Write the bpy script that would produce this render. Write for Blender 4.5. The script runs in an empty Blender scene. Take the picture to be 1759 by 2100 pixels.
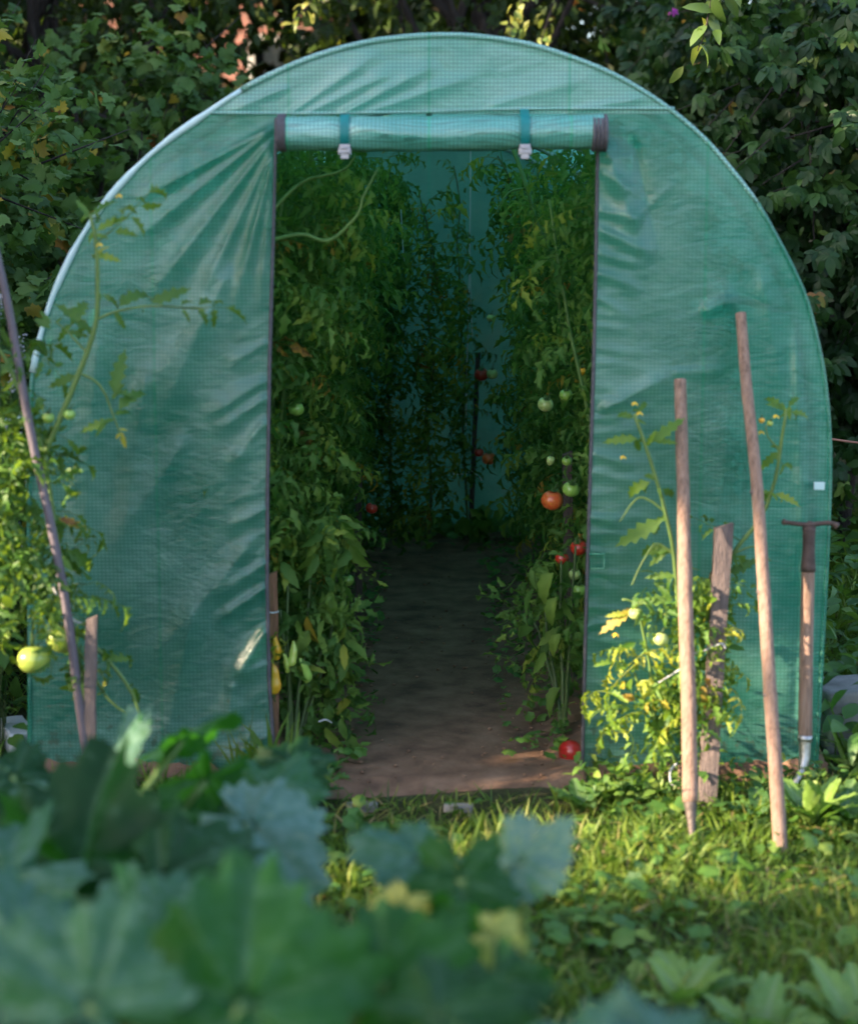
import bpy, math, random
import numpy as np
from mathutils import Vector, noise
rng = np.random.default_rng(7)
random.seed(7)
C = bpy.context.scene.collection
PI = math.pi

# ------------------------------------------------------------------ camera numbers (pixels of a 1759 x 2100 picture)
F = 3800.0; TH = math.radians(8.46); CAM = np.array([0.0, -4.6, 1.38])
def ray(px, py):
    a = (px - 879.5) / F; b = (1050 - py) / F
    return np.array([a, math.cos(TH) + b * math.sin(TH), -math.sin(TH) + b * math.cos(TH)])
def P(px, py, y=0.0):
    d = ray(px, py); return CAM + d * ((y - CAM[1]) / d[1])
def G(px, py, z=0.0):
    d = ray(px, py); return CAM + d * ((z - CAM[2]) / d[2])
def unit(v):
    v = np.asarray(v, float); return v / (np.linalg.norm(v, axis=-1, keepdims=True) + 1e-9)
SUN = unit(np.array([-0.95 * math.cos(math.radians(21)), -0.31 * math.cos(math.radians(21)), math.sin(math.radians(21))]))

# ------------------------------------------------------------------ materials
def mat(name):
    m = bpy.data.materials.new(name); m.use_nodes = True
    nt = m.node_tree; nt.nodes.clear()
    return m, nt, nt.nodes.new('ShaderNodeOutputMaterial')
def N(nt, t, **kw):
    n = nt.nodes.new(t)
    for k, v in kw.items():
        if hasattr(n, k) and k not in n.inputs: setattr(n, k, v)
        elif k in n.inputs: n.inputs[k].default_value = v
    return n
def ramp(nt, fac, stops, interp='LINEAR'):
    r = nt.nodes.new('ShaderNodeValToRGB'); r.color_ramp.interpolation = interp
    e = r.color_ramp.elements
    while len(e) < len(stops): e.new(0.5)
    for i, (p, c) in enumerate(stops):
        e[i].position = p; e[i].color = (c[0], c[1], c[2], 1)
    nt.links.new(fac, r.inputs[0]); return r.outputs[0]
def noise_tex(nt, scale, detail=3, rough=.55, vec=None, dist=0):
    n = nt.nodes.new('ShaderNodeTexNoise'); n.inputs['Scale'].default_value = scale
    n.inputs['Detail'].default_value = detail; n.inputs['Roughness'].default_value = rough
    n.inputs['Distortion'].default_value = dist
    if vec is not None: nt.links.new(vec, n.inputs['Vector'])
    return n.outputs['Fac']
def coords(nt, scale=(1, 1, 1), rot=(0, 0, 0)):
    t = nt.nodes.new('ShaderNodeTexCoord'); m = nt.nodes.new('ShaderNodeMapping')
    m.inputs['Scale'].default_value = scale; m.inputs['Rotation'].default_value = rot
    nt.links.new(t.outputs['Object'], m.inputs['Vector']); return m.outputs[0]
def mixc(nt, fac, a, b, mode='MIX'):
    m = nt.nodes.new('ShaderNodeMix'); m.data_type = 'RGBA'; m.blend_type = mode
    for s, v in ((0, fac), (6, a), (7, b)):
        if isinstance(v, bpy.types.NodeSocket): nt.links.new(v, m.inputs[s])
        elif s == 0: m.inputs[0].default_value = v
        else: m.inputs[s].default_value = (v[0], v[1], v[2], 1)
    return m.outputs[2]
def math_n(nt, op, a, b=0.5, c=None):
    m = nt.nodes.new('ShaderNodeMath'); m.operation = op
    for i, v in enumerate((a, b) if c is None else (a, b, c)):
        if isinstance(v, bpy.types.NodeSocket): nt.links.new(v, m.inputs[i])
        else: m.inputs[i].default_value = v
    return m.outputs[0]
def bump(nt, h, strength=.3, dist=.01):
    b = nt.nodes.new('ShaderNodeBump'); b.inputs['Strength'].default_value = strength
    b.inputs['Distance'].default_value = dist; nt.links.new(h, b.inputs['Height']); return b.outputs[0]
def mix_sh(nt, fac, a, b):
    m = nt.nodes.new('ShaderNodeMixShader')
    if isinstance(fac, bpy.types.NodeSocket): nt.links.new(fac, m.inputs[0])
    else: m.inputs[0].default_value = fac
    nt.links.new(a, m.inputs[1]); nt.links.new(b, m.inputs[2]); return m.outputs[0]

def leaf_mat(name, stops, rough=.5, trans=.3, tcol=(.14, .3, .02), blot=60, spec=.4, vein=None, vcol=(.2, .3, .2)):
    """colour from each leaf's own 'tone' (0 young .. 1 yellowed), fine blotches, light passing through"""
    m, nt, out = mat(name)
    at = N(nt, 'ShaderNodeAttribute', attribute_name='tone')
    nz = noise_tex(nt, blot, 3)
    t = math_n(nt, 'ADD', at.outputs['Fac'], math_n(nt, 'MULTIPLY', math_n(nt, 'SUBTRACT', nz, .5), .22))
    col = ramp(nt, t, stops)
    if vein:
        va = N(nt, 'ShaderNodeAttribute', attribute_name='vein')
        col = mixc(nt, math_n(nt, 'MULTIPLY', va.outputs['Fac'], vein), col, vcol)
        sp = ramp(nt, noise_tex(nt, 9, 4, .7), [(.56, (0, 0, 0)), (.72, (1, 1, 1))])
        col = mixc(nt, math_n(nt, 'MULTIPLY', sp, .45), col, [min(1, c * 1.5) for c in vcol])
    p = N(nt, 'ShaderNodeBsdfPrincipled', Roughness=rough)
    p.inputs['Specular IOR Level'].default_value = spec
    nt.links.new(col, p.inputs['Base Color'])
    nt.links.new(bump(nt, noise_tex(nt, blot * 2.2, 2), .35, .004), p.inputs['Normal'])
    tr = N(nt, 'ShaderNodeBsdfTranslucent')
    nt.links.new(mixc(nt, .55, col, tcol), tr.inputs['Color'])
    nt.links.new(mix_sh(nt, trans, p.outputs[0], tr.outputs[0]), out.inputs[0]); return m

def film_mat(name, base, pale, transp=.2, transl=.42, gloss=.5, grid=True, sx=1, crinkle=1.0, mud=False):
    m, nt, out = mat(name)
    tc = N(nt, 'ShaderNodeAttribute', attribute_name='sheet')      # metres along the sheet
    sep = nt.nodes.new('ShaderNodeSeparateXYZ'); nt.links.new(tc.outputs['Vector'], sep.inputs[0])
    def line(s, pitch, w):
        f = math_n(nt, 'FRACT', math_n(nt, 'DIVIDE', s, pitch))
        d = math_n(nt, 'ABSOLUTE', math_n(nt, 'SUBTRACT', f, .5))
        return math_n(nt, 'GREATER_THAN', d, .5 - w)
    lx = line(sep.outputs[0], .0098, .15); lz = line(sep.outputs[1], .0092, .19)
    g = math_n(nt, 'MAXIMUM', lx, lz)
    strip = math_n(nt, 'GREATER_THAN', math_n(nt, 'ABSOLUTE', math_n(nt, 'SUBTRACT', math_n(nt, 'FRACT', math_n(nt, 'DIVIDE', sep.outputs[0], .34)), .5)), .491)
    mp = nt.nodes.new('ShaderNodeMapping'); mp.inputs['Scale'].default_value = (1, 1, 1)
    nt.links.new(tc.outputs['Vector'], mp.inputs[0])
    cl = noise_tex(nt, 3.0, 4, .6, mp.outputs[0])  # random dusty blotches that also stand in for soft shadows in the film
    col = mixc(nt, math_n(nt, 'MULTIPLY', math_n(nt, 'SUBTRACT', cl, .38), 2.6), base, pale)
    dk = [c * .22 for c in base]
    col = mixc(nt, math_n(nt, 'MULTIPLY', g, .55), col, dk)
    col = mixc(nt, math_n(nt, 'MULTIPLY', strip, .6), col, (.0, .35, .18))
    low = math_n(nt, 'MULTIPLY', math_n(nt, 'GREATER_THAN', noise_tex(nt, 34, 5, .7, mp.outputs[0]), math_n(nt, 'ADD', .5, math_n(nt, 'MULTIPLY', sep.outputs[1], .7))), .55)
    if mud: col = mixc(nt, low, col, (.11, .09, .06))
    p = N(nt, 'ShaderNodeBsdfPrincipled', Roughness=.36)
    p.inputs['Specular IOR Level'].default_value = gloss
    p.inputs['Coat Weight'].default_value = 1; p.inputs['Coat Roughness'].default_value = .27; p.inputs['Coat IOR'].default_value = 1.75
    nt.links.new(col, p.inputs['Base Color'])
    m2 = nt.nodes.new('ShaderNodeMapping'); m2.inputs['Scale'].default_value = (1, 2.2, 1); m2.inputs['Rotation'].default_value = (0, 0, .12)
    nt.links.new(tc.outputs['Vector'], m2.inputs[0])
    h1 = noise_tex(nt, 22, 5, .62, m2.outputs[0], .6)
    h2 = noise_tex(nt, 7, 3, .5, m2.outputs[0], 1.2)
    h = math_n(nt, 'ADD', h1, math_n(nt, 'MULTIPLY', h2, 1.6))
    bn = nt.nodes.new('ShaderNodeBump'); bn.inputs['Strength'].default_value = .24 * crinkle; bn.inputs['Distance'].default_value = .012
    nt.links.new(h, bn.inputs['Height']); b = bn.outputs[0]
    nt.links.new(b, p.inputs['Normal']); nt.links.new(b, p.inputs['Coat Normal'])
    tr = N(nt, 'ShaderNodeBsdfTranslucent'); nt.links.new(mixc(nt, .5, col, mixc(nt, math_n(nt, 'MULTIPLY', g, .8), (.26, .9, .68), (.02, .34, .21))), tr.inputs['Color']); nt.links.new(b, tr.inputs['Normal'])
    tp = N(nt, 'ShaderNodeBsdfTransparent'); tp.inputs['Color'].default_value = (.42, .85, .68, 1)
    s = mix_sh(nt, transl, p.outputs[0], tr.outputs[0])
    fac = math_n(nt, 'MULTIPLY', math_n(nt, 'SUBTRACT', 1.0, math_n(nt, 'MULTIPLY', g, .8)), transp)
    nt.links.new(mix_sh(nt, fac, s, tp.outputs[0]), out.inputs[0]); return m

def simple(name, col, col2=None, rough=.6, scale=20, metal=0, bs=.3, bd=.004, stretch=(1, 1, 1), spec=.5, coat=0, stops=None, detail=5):
    m, nt, out = mat(name)
    v = coords(nt, stretch)
    n = noise_tex(nt, scale, detail, .6, v)
    c = ramp(nt, n, stops or [(.3, col), (.7, col2 or [x * .7 for x in col])])
    p = N(nt, 'ShaderNodeBsdfPrincipled', Roughness=rough, Metallic=metal)
    p.inputs['Specular IOR Level'].default_value = spec; p.inputs['Coat Weight'].default_value = coat
    nt.links.new(c, p.inputs['Base Color'])
    nt.links.new(bump(nt, noise_tex(nt, scale * 2.5, detail, .6, v), bs, bd), p.inputs['Normal'])
    nt.links.new(p.outputs[0], out.inputs[0]); return m

FILM = film_mat('film', (.05, .34, .26), (.42, .8, .7), .4, .55, mud=True)
FILM_R = film_mat('film_roof', (.12, .42, .34), (.36, .72, .62), .55, .82)
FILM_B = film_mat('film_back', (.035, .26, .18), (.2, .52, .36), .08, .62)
FILM_ROLL = film_mat('film_rolled', (.07, .36, .31), (.24, .58, .53), .0, .12)
HEM = film_mat('film_hem', (.24, .56, .5), (.4, .72, .68), .0, .3)
PIPE = simple('pale_pipe', (.52, .68, .72), (.4, .6, .62), .3, 14, bs=.1)
PIPE_IN = simple('galvanised_pipe', (.35, .4, .4), (.25, .3, .3), .45, 30, metal=.6)
BIND = simple('grey_binding', (.09, .085, .105), (.05, .048, .06), .7, 90)
STRAP = simple('teal_strap', (.0, .19, .2), (.0, .15, .16), .5, 90)
BUCKLE = simple('grey_buckle', (.42, .41, .46), (.34, .33, .38), .45, 40)
WOOD = simple('weathered_wood', (.34, .22, .17), (.13, .085, .075), .75, 7, bs=.8, bd=.01, stretch=(14, 14, 1.3), stops=[(.25, (.08, .05, .04)), (.45, (.25, .155, .115)), (.75, (.36, .24, .19))])
WOODG = simple('grey_stake_wood', (.2, .15, .14), (.1, .08, .08), .85, 9, bs=.9, bd=.01, stretch=(10, 10, 1.2))
WOODD = simple('dark_stake_wood', (.09, .06, .055), (.05, .035, .035), .85, 9, bs=.8, bd=.01, stretch=(8, 8, 1))
WOODR = simple('reddish_lath_wood', (.28, .12, .07), (.16, .07, .04), .8, 9, bs=.6, bd=.01, stretch=(8, 8, 1))
PURP = simple('grey_violet_pole', (.14, .115, .14), (.08, .065, .085), .6, 12, stretch=(6, 6, 1.5), bs=.5)
STEEL = simple('worn_steel', (.55, .54, .55), (.32, .3, .3), .38, 30, metal=.85, bs=.4)
IRON = simple('rusty_iron', (.12, .08, .07), (.06, .04, .035), .75, 40, metal=.4, bs=.6)
STRING = simple('white_string', (.6, .6, .62), (.45, .45, .5), .8, 200)
STEM = simple('green_stem', (.12, .2, .045), (.075, .14, .03), .55, 30, bs=.3)
STEMD = simple('dull_green_stem', (.075, .125, .035), (.05, .075, .025), .6, 30, bs=.3)
BARK = simple('dark_bark', (.06, .045, .04), (.028, .022, .02), .9, 14, bs=1, bd=.02, stretch=(3, 3, .8))
SOIL = simple('soil', None, None, .95, 9, bs=.55, bd=.012, spec=.15, stops=[(.28, (.09, .055, .04)), (.5, (.2, .115, .075)), (.72, (.28, .17, .115))], detail=9)
LAWN = simple('lawn_soil', None, None, .95, 5, bs=1, bd=.03, spec=.15, stops=[(.3, (.02, .028, .01)), (.5, (.045, .05, .02)), (.7, (.085, .075, .04))], detail=9)
CONC = simple('concrete', (.27, .26, .25), (.15, .145, .14), .9, 14, bs=.6, bd=.01)
WHITEP = simple('white_plastic', (.7, .72, .74), (.58, .6, .62), .5, 8)
TERRA = simple('terracotta', (.3, .11, .07), (.2, .075, .05), .8, 14)
def fruit(name, stops, sc=9):
    m, nt, out = mat(name)
    c = ramp(nt, noise_tex(nt, sc * 4, 3), stops)
    t = nt.nodes.new('ShaderNodeTexCoord'); s = nt.nodes.new('ShaderNodeSeparateXYZ'); nt.links.new(t.outputs['Object'], s.inputs[0])
    p = N(nt, 'ShaderNodeBsdfPrincipled', Roughness=.28); p.inputs['Coat Weight'].default_value = .3
    p.inputs['Subsurface Weight'].default_value = .12; p.inputs['Subsurface Scale'].default_value = .01
    nt.links.new(c, p.inputs['Base Color']); nt.links.new(p.outputs[0], out.inputs[0]); return m
T_RED = fruit('ripe_tomato', [(.32, (.5, .1, .03)), (.45, (.45, .028, .018)), (.7, (.3, .015, .012))], 6)
T_RED2 = fruit('fallen_ripe_tomato', [(.35, (.42, .02, .016)), (.7, (.32, .013, .012))])
T_ORA = fruit('turning_tomato', [(.38, (.55, .2, .04)), (.52, (.62, .1, .03)), (.7, (.5, .05, .02))], 5)
T_GRN = fruit('green_tomato', [(.35, (.2, .36, .06)), (.7, (.3, .45, .1))])
T_PAL = fruit('pale_green_tomato', [(.35, (.45, .52, .2)), (.7, (.33, .45, .14))])
T_YEL = fruit('yellow_pepper', [(.35, (.72, .3, .02)), (.7, (.62, .42, .03))])
T_YG = fruit('yellow_green_tomato', [(.35, (.42, .45, .09)), (.6, (.24, .38, .07))])
FLOWER = simple('yellow_petals', (.75, .55, .04), (.65, .42, .03), .6, 50)
CALYX = simple('calyx_green', (.06, .12, .025), (.035, .07, .015), .6, 50)
G_ = lambda *a: a
L_TOM = leaf_mat('tomato_leaf', [(0, (.03, .085, .016)), (.35, (.07, .15, .03)), (.62, (.16, .25, .045)), (.84, (.26, .27, .03)), (.95, (.42, .22, .03)), (1, (.14, .06, .02))], .6, .4, spec=.25)
L_TOMO = leaf_mat('tomato_leaf_outdoor', [(0, (.03, .09, .015)), (.4, (.07, .17, .025)), (.68, (.16, .27, .03)), (.85, (.45, .42, .05)), (1, (.2, .07, .02))], .5, .38, (.3, .45, .02))
L_MAP = leaf_mat('currant_leaf', [(0, (.02, .055, .012)), (.4, (.06, .13, .028)), (.7, (.13, .21, .05)), (.86, (.36, .29, .03)), (1, (.22, .08, .025))], .55, .3, blot=25, spec=.2)
L_DRK = leaf_mat('tree_leaf', [(0, (.009, .02, .004)), (.4, (.023, .047, .008)), (.7, (.055, .09, .014)), (.88, (.22, .18, .03)), (1, (.16, .06, .02))], .5, .28, (.12, .2, .01), blot=25, spec=.22)
L_CRE = leaf_mat('creeper_leaf', [(0, (.007, .021, .007)), (.4, (.018, .052, .014)), (.75, (.055, .12, .024)), (.92, (.16, .22, .04)), (1, (.2, .08, .03))], .45, .2, blot=25, spec=.22)
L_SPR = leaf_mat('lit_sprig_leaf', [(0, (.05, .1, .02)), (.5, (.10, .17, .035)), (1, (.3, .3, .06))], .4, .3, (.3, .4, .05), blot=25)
L_GRS = leaf_mat('grass_blade', [(0, (.03, .08, .012)), (.4, (.08, .16, .02)), (.7, (.18, .25, .03)), (.9, (.27, .24, .07)), (1, (.3, .22, .11))], .5, .35, (.22, .38, .02))
L_WEED = leaf_mat('weed_leaf', [(0, (.03, .09, .02)), (.5, (.07, .17, .03)), (1, (.22, .3, .05))], .5, .3, (.2, .36, .02), blot=30)
L_ZUC = leaf_mat('squash_leaf', [(0, (.004, .022, .010)), (.3, (.009, .042, .014)), (.58, (.02, .09, .018)), (.66, (.045, .12, .075)), (.74, (.13, .23, .2)), (.82, (.35, .38, .1)), (1, (.5, .42, .08))], .55, .33, (.10, .5, .005), blot=14, vein=.35, vcol=(.10, .19, .12), spec=.2)
L_DOCK = leaf_mat('dock_leaf', [(0, (.03, .09, .03)), (.5, (.07, .17, .05)), (1, (.2, .32, .06))], .5, .35, (.15, .4, .01), blot=20, vein=.5, vcol=(.22, .32, .16))
L_MINT = leaf_mat('white_mint_flower', [(0, (.3, .32, .35)), (1, (.5, .5, .55))], .7, .2, (.4, .4, .45))
PURPLE = simple('purple_petals', (.4, .02, .3), (.3, .02, .25), .6, 50)

# ------------------------------------------------------------------ mesh building
WLOC = {}
def tag(o, label, cat, group=None, kind=None):
    if label: o['label'] = label
    if cat: o['category'] = cat
    if group: o['group'] = group
    if kind: o['kind'] = kind
    return o
def thing(name, loc, label, cat, group=None):
    o = bpy.data.objects.new(name, None); C.objects.link(o); o.location = loc; o.empty_display_size = .05
    WLOC[o.name] = np.array(loc, float); return tag(o, label, cat, group)
class MB:
    def __init__(s): s.V = []; s.F = []; s.n = 0; s.A = {}
    def add(s, V, faces, **attr):
        V = np.asarray(V, float); s.V.append(V)
        for f in faces:
            f = np.asarray(f, int)
            if f.size: s.F.append(f + s.n)
        for k in set(list(attr) + list(s.A)):
            a = attr.get(k)
            if k not in s.A: s.A[k] = [np.zeros(s.n)] if s.n else []
            s.A[k].append(np.zeros(len(V)) if a is None else np.broadcast_to(a, (len(V),)).astype(float))
        s.n += len(V); return s
    def build(s, name, m, parent=None, smooth=True, loc=None, sheet=None):
        V = np.concatenate(s.V)
        o_loc = np.zeros(3)
        if parent is not None: V = V - WLOC[parent.name]
        if loc is not None:
            o_loc = np.asarray(loc, float) - (WLOC[parent.name] if parent is not None else 0); V = V - o_loc
        me = bpy.data.meshes.new(name)
        tot = np.concatenate([np.full(len(f), f.shape[1]) for f in s.F]); loops = np.concatenate([f.ravel() for f in s.F])
        me.vertices.add(len(V)); me.vertices.foreach_set('co', V.ravel())
        me.loops.add(len(loops)); me.loops.foreach_set('vertex_index', loops.astype(np.int32))
        me.polygons.add(len(tot)); st = np.concatenate([[0], np.cumsum(tot)[:-1]])
        me.polygons.foreach_set('loop_start', st.astype(np.int32)); me.polygons.foreach_set('loop_total', tot.astype(np.int32))
        me.polygons.foreach_set('use_smooth', np.full(len(tot), smooth))
        me.update(); me.validate()
        for k, lst in s.A.items():
            a = me.attributes.new(k, 'FLOAT', 'POINT'); a.data.foreach_set('value', np.concatenate(lst).astype(np.float32))
        if sheet is not None:
            a = me.attributes.new('sheet', 'FLOAT_VECTOR', 'POINT'); a.data.foreach_set('vector', np.asarray(sheet, np.float32).ravel())
        me.materials.append(m)
        o = bpy.data.objects.new(name, me); C.objects.link(o); o.location = o_loc
        if parent is not None: o.parent = parent
        WLOC[o.name] = o_loc + (WLOC[parent.name] if parent is not None else 0)
        return o
def grid_faces(nu, nv, off=0, wrap=False):
    i = np.arange(nu - 1)[:, None]; j = np.arange(nv if wrap else nv - 1)[None, :]; k = (j + 1) % nv
    return np.stack([i * nv + j, i * nv + k, (i + 1) * nv + k, (i + 1) * nv + j], -1).reshape(-1, 4) + off
def tube(path, r, ns=8, caps=True, ell=1.0):
    """swept tube through the points with a radius at each"""
    p = np.asarray(path, float); n = len(p); r = np.broadcast_to(r, (n,)).astype(float)
    t = unit(np.gradient(p, axis=0)); up = np.array([0, 0, 1.0]) if abs(t[0][2]) < .9 else np.array([0, 1.0, 0])
    V = []
    a = np.linspace(0, 2 * PI, ns, endpoint=False)
    for i in range(n):
        x = unit(np.cross(up, t[i])); yv = np.cross(t[i], x); up = yv
        V.append(p[i] + r[i] * (np.cos(a)[:, None] * x + ell * np.sin(a)[:, None] * yv))
    V = np.concatenate(V); fs = [grid_faces(n, ns, 0, True)]
    if caps:
        V = np.vstack([V, p[0], p[-1]]); c0 = n * ns; k = np.arange(ns); k2 = (k + 1) % ns
        fs.append(np.stack([k2, k, np.full(ns, c0)], -1)); fs.append(np.stack([k + (n - 1) * ns, k2 + (n - 1) * ns, np.full(ns, c0 + 1)], -1))
    return V, fs
def smooth_path(pts, n=24, wob=0.0):
    p = np.asarray(pts, float); d = np.concatenate([[0], np.cumsum(np.linalg.norm(np.diff(p, axis=0), axis=1))]); d /= d[-1]
    m = len(p); T = np.linspace(0, 1, n); out = []
    for t in T:                                     # catmull-rom
        i = min(int(np.searchsorted(d, t, 'right')) - 1, m - 2); u = (t - d[i]) / (d[i + 1] - d[i] + 1e-9)
        a, b, c, e = p[max(i - 1, 0)], p[i], p[i + 1], p[min(i + 2, m - 1)]
        out.append(.5 * ((2 * b) + (-a + c) * u + (2 * a - 5 * b + 4 * c - e) * u * u + (-a + 3 * b - 3 * c + e) * u ** 3))
    out = np.array(out)
    if wob: out[1:-1] += np.cumsum(rng.normal(0, wob, (n - 2, 3)), 0) * np.sin(np.linspace(0, PI, n - 2))[:, None] * .5
    return out
def box(c, s, R=None):
    c = np.asarray(c, float); s = np.asarray(s, float) / 2
    V = np.array([[x, y, z] for x in (-1, 1) for y in (-1, 1) for z in (-1, 1)], float) * s
    if R is not None: V = V @ np.asarray(R).T
    return V + c, [np.array([[0, 1, 3, 2], [4, 6, 7, 5], [0, 4, 5, 1], [2, 3, 7, 6], [0, 2, 6, 4], [1, 5, 7, 3]])]
def bevel(o, w=.003, seg=2):
    b = o.modifiers.new('bevel', 'BEVEL'); b.width = w; b.segments = seg; b.limit_method = 'ANGLE'; return o

# ------------------------------------------------------------------ leaf templates: base at the origin, tip along +Y, face up +Z
def blade(n=7, w=.3, serr=0.0, fold=.25, bend=.5, peak=.35, tipw=0, twist=0, nser=4):
    t = np.linspace(0, 1, n)
    hw = w * np.sin(PI * t ** (math.log(.5) / math.log(peak))) ** .8; hw[0] = .01; hw[-1] = tipw
    if serr:
        k = np.arange(n); hw = hw * (1 + serr * np.where(k % 2 == 0, 1, -1) * (t > .05) * (t < .95))
    ang = bend * t; y = np.cumsum(np.concatenate([[0], np.cos(ang[1:]) / (n - 1)])); z = -np.cumsum(np.concatenate([[0], np.sin(ang[1:]) / (n - 1)]))
    V = []
    for i in range(n):
        for s in (-1, 0, 1):
            a = twist * t[i]; x = s * hw[i]; h = abs(s) * hw[i] * fold
            sh = .05 * serr * abs(s) * (1 if i % 2 == 0 else -1)
            V.append([x * math.cos(a) - h * math.sin(a), y[i] + sh, z[i] + h * math.cos(a) + x * math.sin(a)])
    return np.array(V), [grid_faces(n, 3)], np.tile([0., 1., 0.], n)
def fan_leaf(outline, cup=-.15, wav=.04, seed=0):
    """palmate leaf from a polar outline [(angle from tip, radius)...] round the petiole"""
    th = np.array([a for a, _ in outline]); r = np.array([b for _, b in outline]); n = len(th)
    V = [[0, 0, 0]]; 
    for q in (.5, 1):
        V += [[q * r[i] * math.sin(th[i]), q * r[i] * math.cos(th[i]), cup * (q * r[i]) ** 2 + wav * q * q * math.sin(3 * th[i] + seed)] for i in range(n)]
    i = np.arange(n - 1)
    return np.array(V, float), [np.stack([np.zeros(n - 1, int), i + 1, i + 2], -1), np.stack([i + 1, i + 1 + n, i + 2 + n, i + 2], -1)], None
def rotz(a): c, s = math.cos(a), math.sin(a); return np.array([[c, -s, 0], [s, c, 0], [0, 0, 1.]])
def roty(a): c, s = math.cos(a), math.sin(a); return np.array([[c, 0, s], [0, 1, 0], [-s, 0, c]])
def rotx(a): c, s = math.cos(a), math.sin(a); return np.array([[1, 0, 0], [0, c, -s], [0, s, c]])
def merge(parts):
    V = []; Fq = []; Ft = []; n = 0
    for v, fs in parts:
        V.append(v)
        for f in fs: (Fq if f.shape[1] == 4 else Ft).append(f + n)
        n += len(v)
    return np.concatenate(V), [np.concatenate(x) for x in (Fq, Ft) if x]
def tomato_leaf(seed, fine=False):
    r = np.random.default_rng(seed); bend = r.uniform(.5, 1.7); n = 8
    t = np.linspace(0, 1, n); ang = -.35 + bend * t
    y = np.concatenate([[0], np.cumsum(np.cos(ang[1:]) / (n - 1))]); z = -np.concatenate([[0], np.cumsum(np.sin(ang[1:]) / (n - 1))])
    x = .05 * np.sin(t * r.uniform(2, 5)) * r.choice([-1, 1])
    path = np.stack([x, y, z], -1); v, f = tube(path, np.linspace(.012, .005, n), 3, False); parts = [(v, f)]
    def at(q): return np.array([np.interp(q, t, path[:, k]) for k in range(3)]), np.interp(q, t, ang)
    spec = [(.97, 0, .42)]
    for q, l in ((.78, .34), (.56, .38), (.33, .3)):
        for s in (-1, 1): spec.append((q + r.uniform(-.04, .04), s, l * r.uniform(.75, 1.15)))
    for q in (.67, .45): spec.append((q, r.choice([-1, 1]), .11))
    for q, s, l in spec:
        p0, a = at(q); nn = 9 if fine else 7
        v, f, _ = blade(nn, r.uniform(.10, .165), .36, r.uniform(.2, 1.3), r.uniform(.4, 2.4), .38, 0, r.uniform(-.8, .8))
        v = v * l
        R = rotx(-a) @ rotz(-s * r.uniform(.75, 1.25) + r.uniform(-.15, .15)) @ roty(r.uniform(-.5, .5)) @ rotx(r.uniform(-.6, .15))
        off = np.array([s * .04 * (l > .2), 0, 0])
        parts.append((v @ R.T + p0 + off, f))
    return merge(parts)
def palm5(seed):
    r = np.random.default_rng(seed); parts = []
    for a, l in ((0, 1), (.75, .88), (-.75, .88), (1.55, .62), (-1.55, .62)):
        v, f, _ = blade(6, .23, .08, .15, r.uniform(.3, .9), .45)
        parts.append(((v * l) @ (rotz(-a + r.uniform(-.1, .1)) @ rotx(r.uniform(-.35, 0))).T, f))
    return merge(parts)
MAPLE = [(-2.7, .28), (-2.35, .5), (-2.0, .46), (-1.75, .62), (-1.5, .58), (-1.25, .8), (-1.02, .6), (-.8, .55), (-.6, .72), (-.42, .62), (-.22, .82), (0, 1.0)]
MAPLE = MAPLE + [(-a, b) for a, b in MAPLE[-2::-1]]
T_TOMATO = [tomato_leaf(s) for s in range(10)]
T_TOMATOF = [tomato_leaf(s + 50, True) for s in range(10)]
T_LEAFLET = [blade(11, w, .33, fo, be, .4, 0, tw)[:2] for w, fo, be, tw in ((.12, .4, .6, .2), (.14, .25, .4, -.2), (.11, .7, 1.2, .5), (.13, .5, 1.7, 0))]
T_CREEP = [palm5(s) for s in range(6)]
T_MAPLE = [fan_leaf(MAPLE, c, w, s)[:2] for s, (c, w) in enumerate([(-.25, .05), (-.1, .09), (-.35, .03), (.1, .08)])]
T_OVATE = [blade(6, w, 0.06, f, b, .42)[:2] for w, f, b in ((.24, .2, .4), (.2, .4, .9), (.27, .1, .6), (.17, .3, 1.2))]
T_SIMPLE = [blade(4, w, 0, f, b, .45)[:2] for w, f, b in ((.32, .2, .4), (.27, .4, .9), (.36, .1, .2))]
def frames(f, up):
    f = unit(f); x = unit(np.cross(f, up)); z = np.cross(x, f); return np.stack([x, f, z], -1)
def inst(mb, temps, pos, f, up, sc, tone):
    pos = np.atleast_2d(pos); n = len(pos)
    if n == 0: return
    R = frames(f, up); sc = np.broadcast_to(sc, (n,)); tone = np.broadcast_to(tone, (n,)); ch = rng.integers(0, len(temps), n)
    for k, (V, fs) in enumerate(temps):
        m = np.where(ch == k)[0]
        if not len(m): continue
        W = np.einsum('nij,vj->nvi', R[m], V) * sc[m][:, None, None] + pos[m][:, None, :]
        nv = len(V); offs = (np.arange(len(m)) * nv)[:, None, None]
        mb.add(W.reshape(-1, 3), [(g[None] + offs).reshape(-1, g.shape[1]) for g in fs], tone=np.repeat(tone[m], nv))
def rdir(n, updown=0.0, spread=1.0):
    v = rng.normal(0, 1, (n, 3)); v[:, 2] = v[:, 2] * spread + updown; return unit(v)

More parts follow.
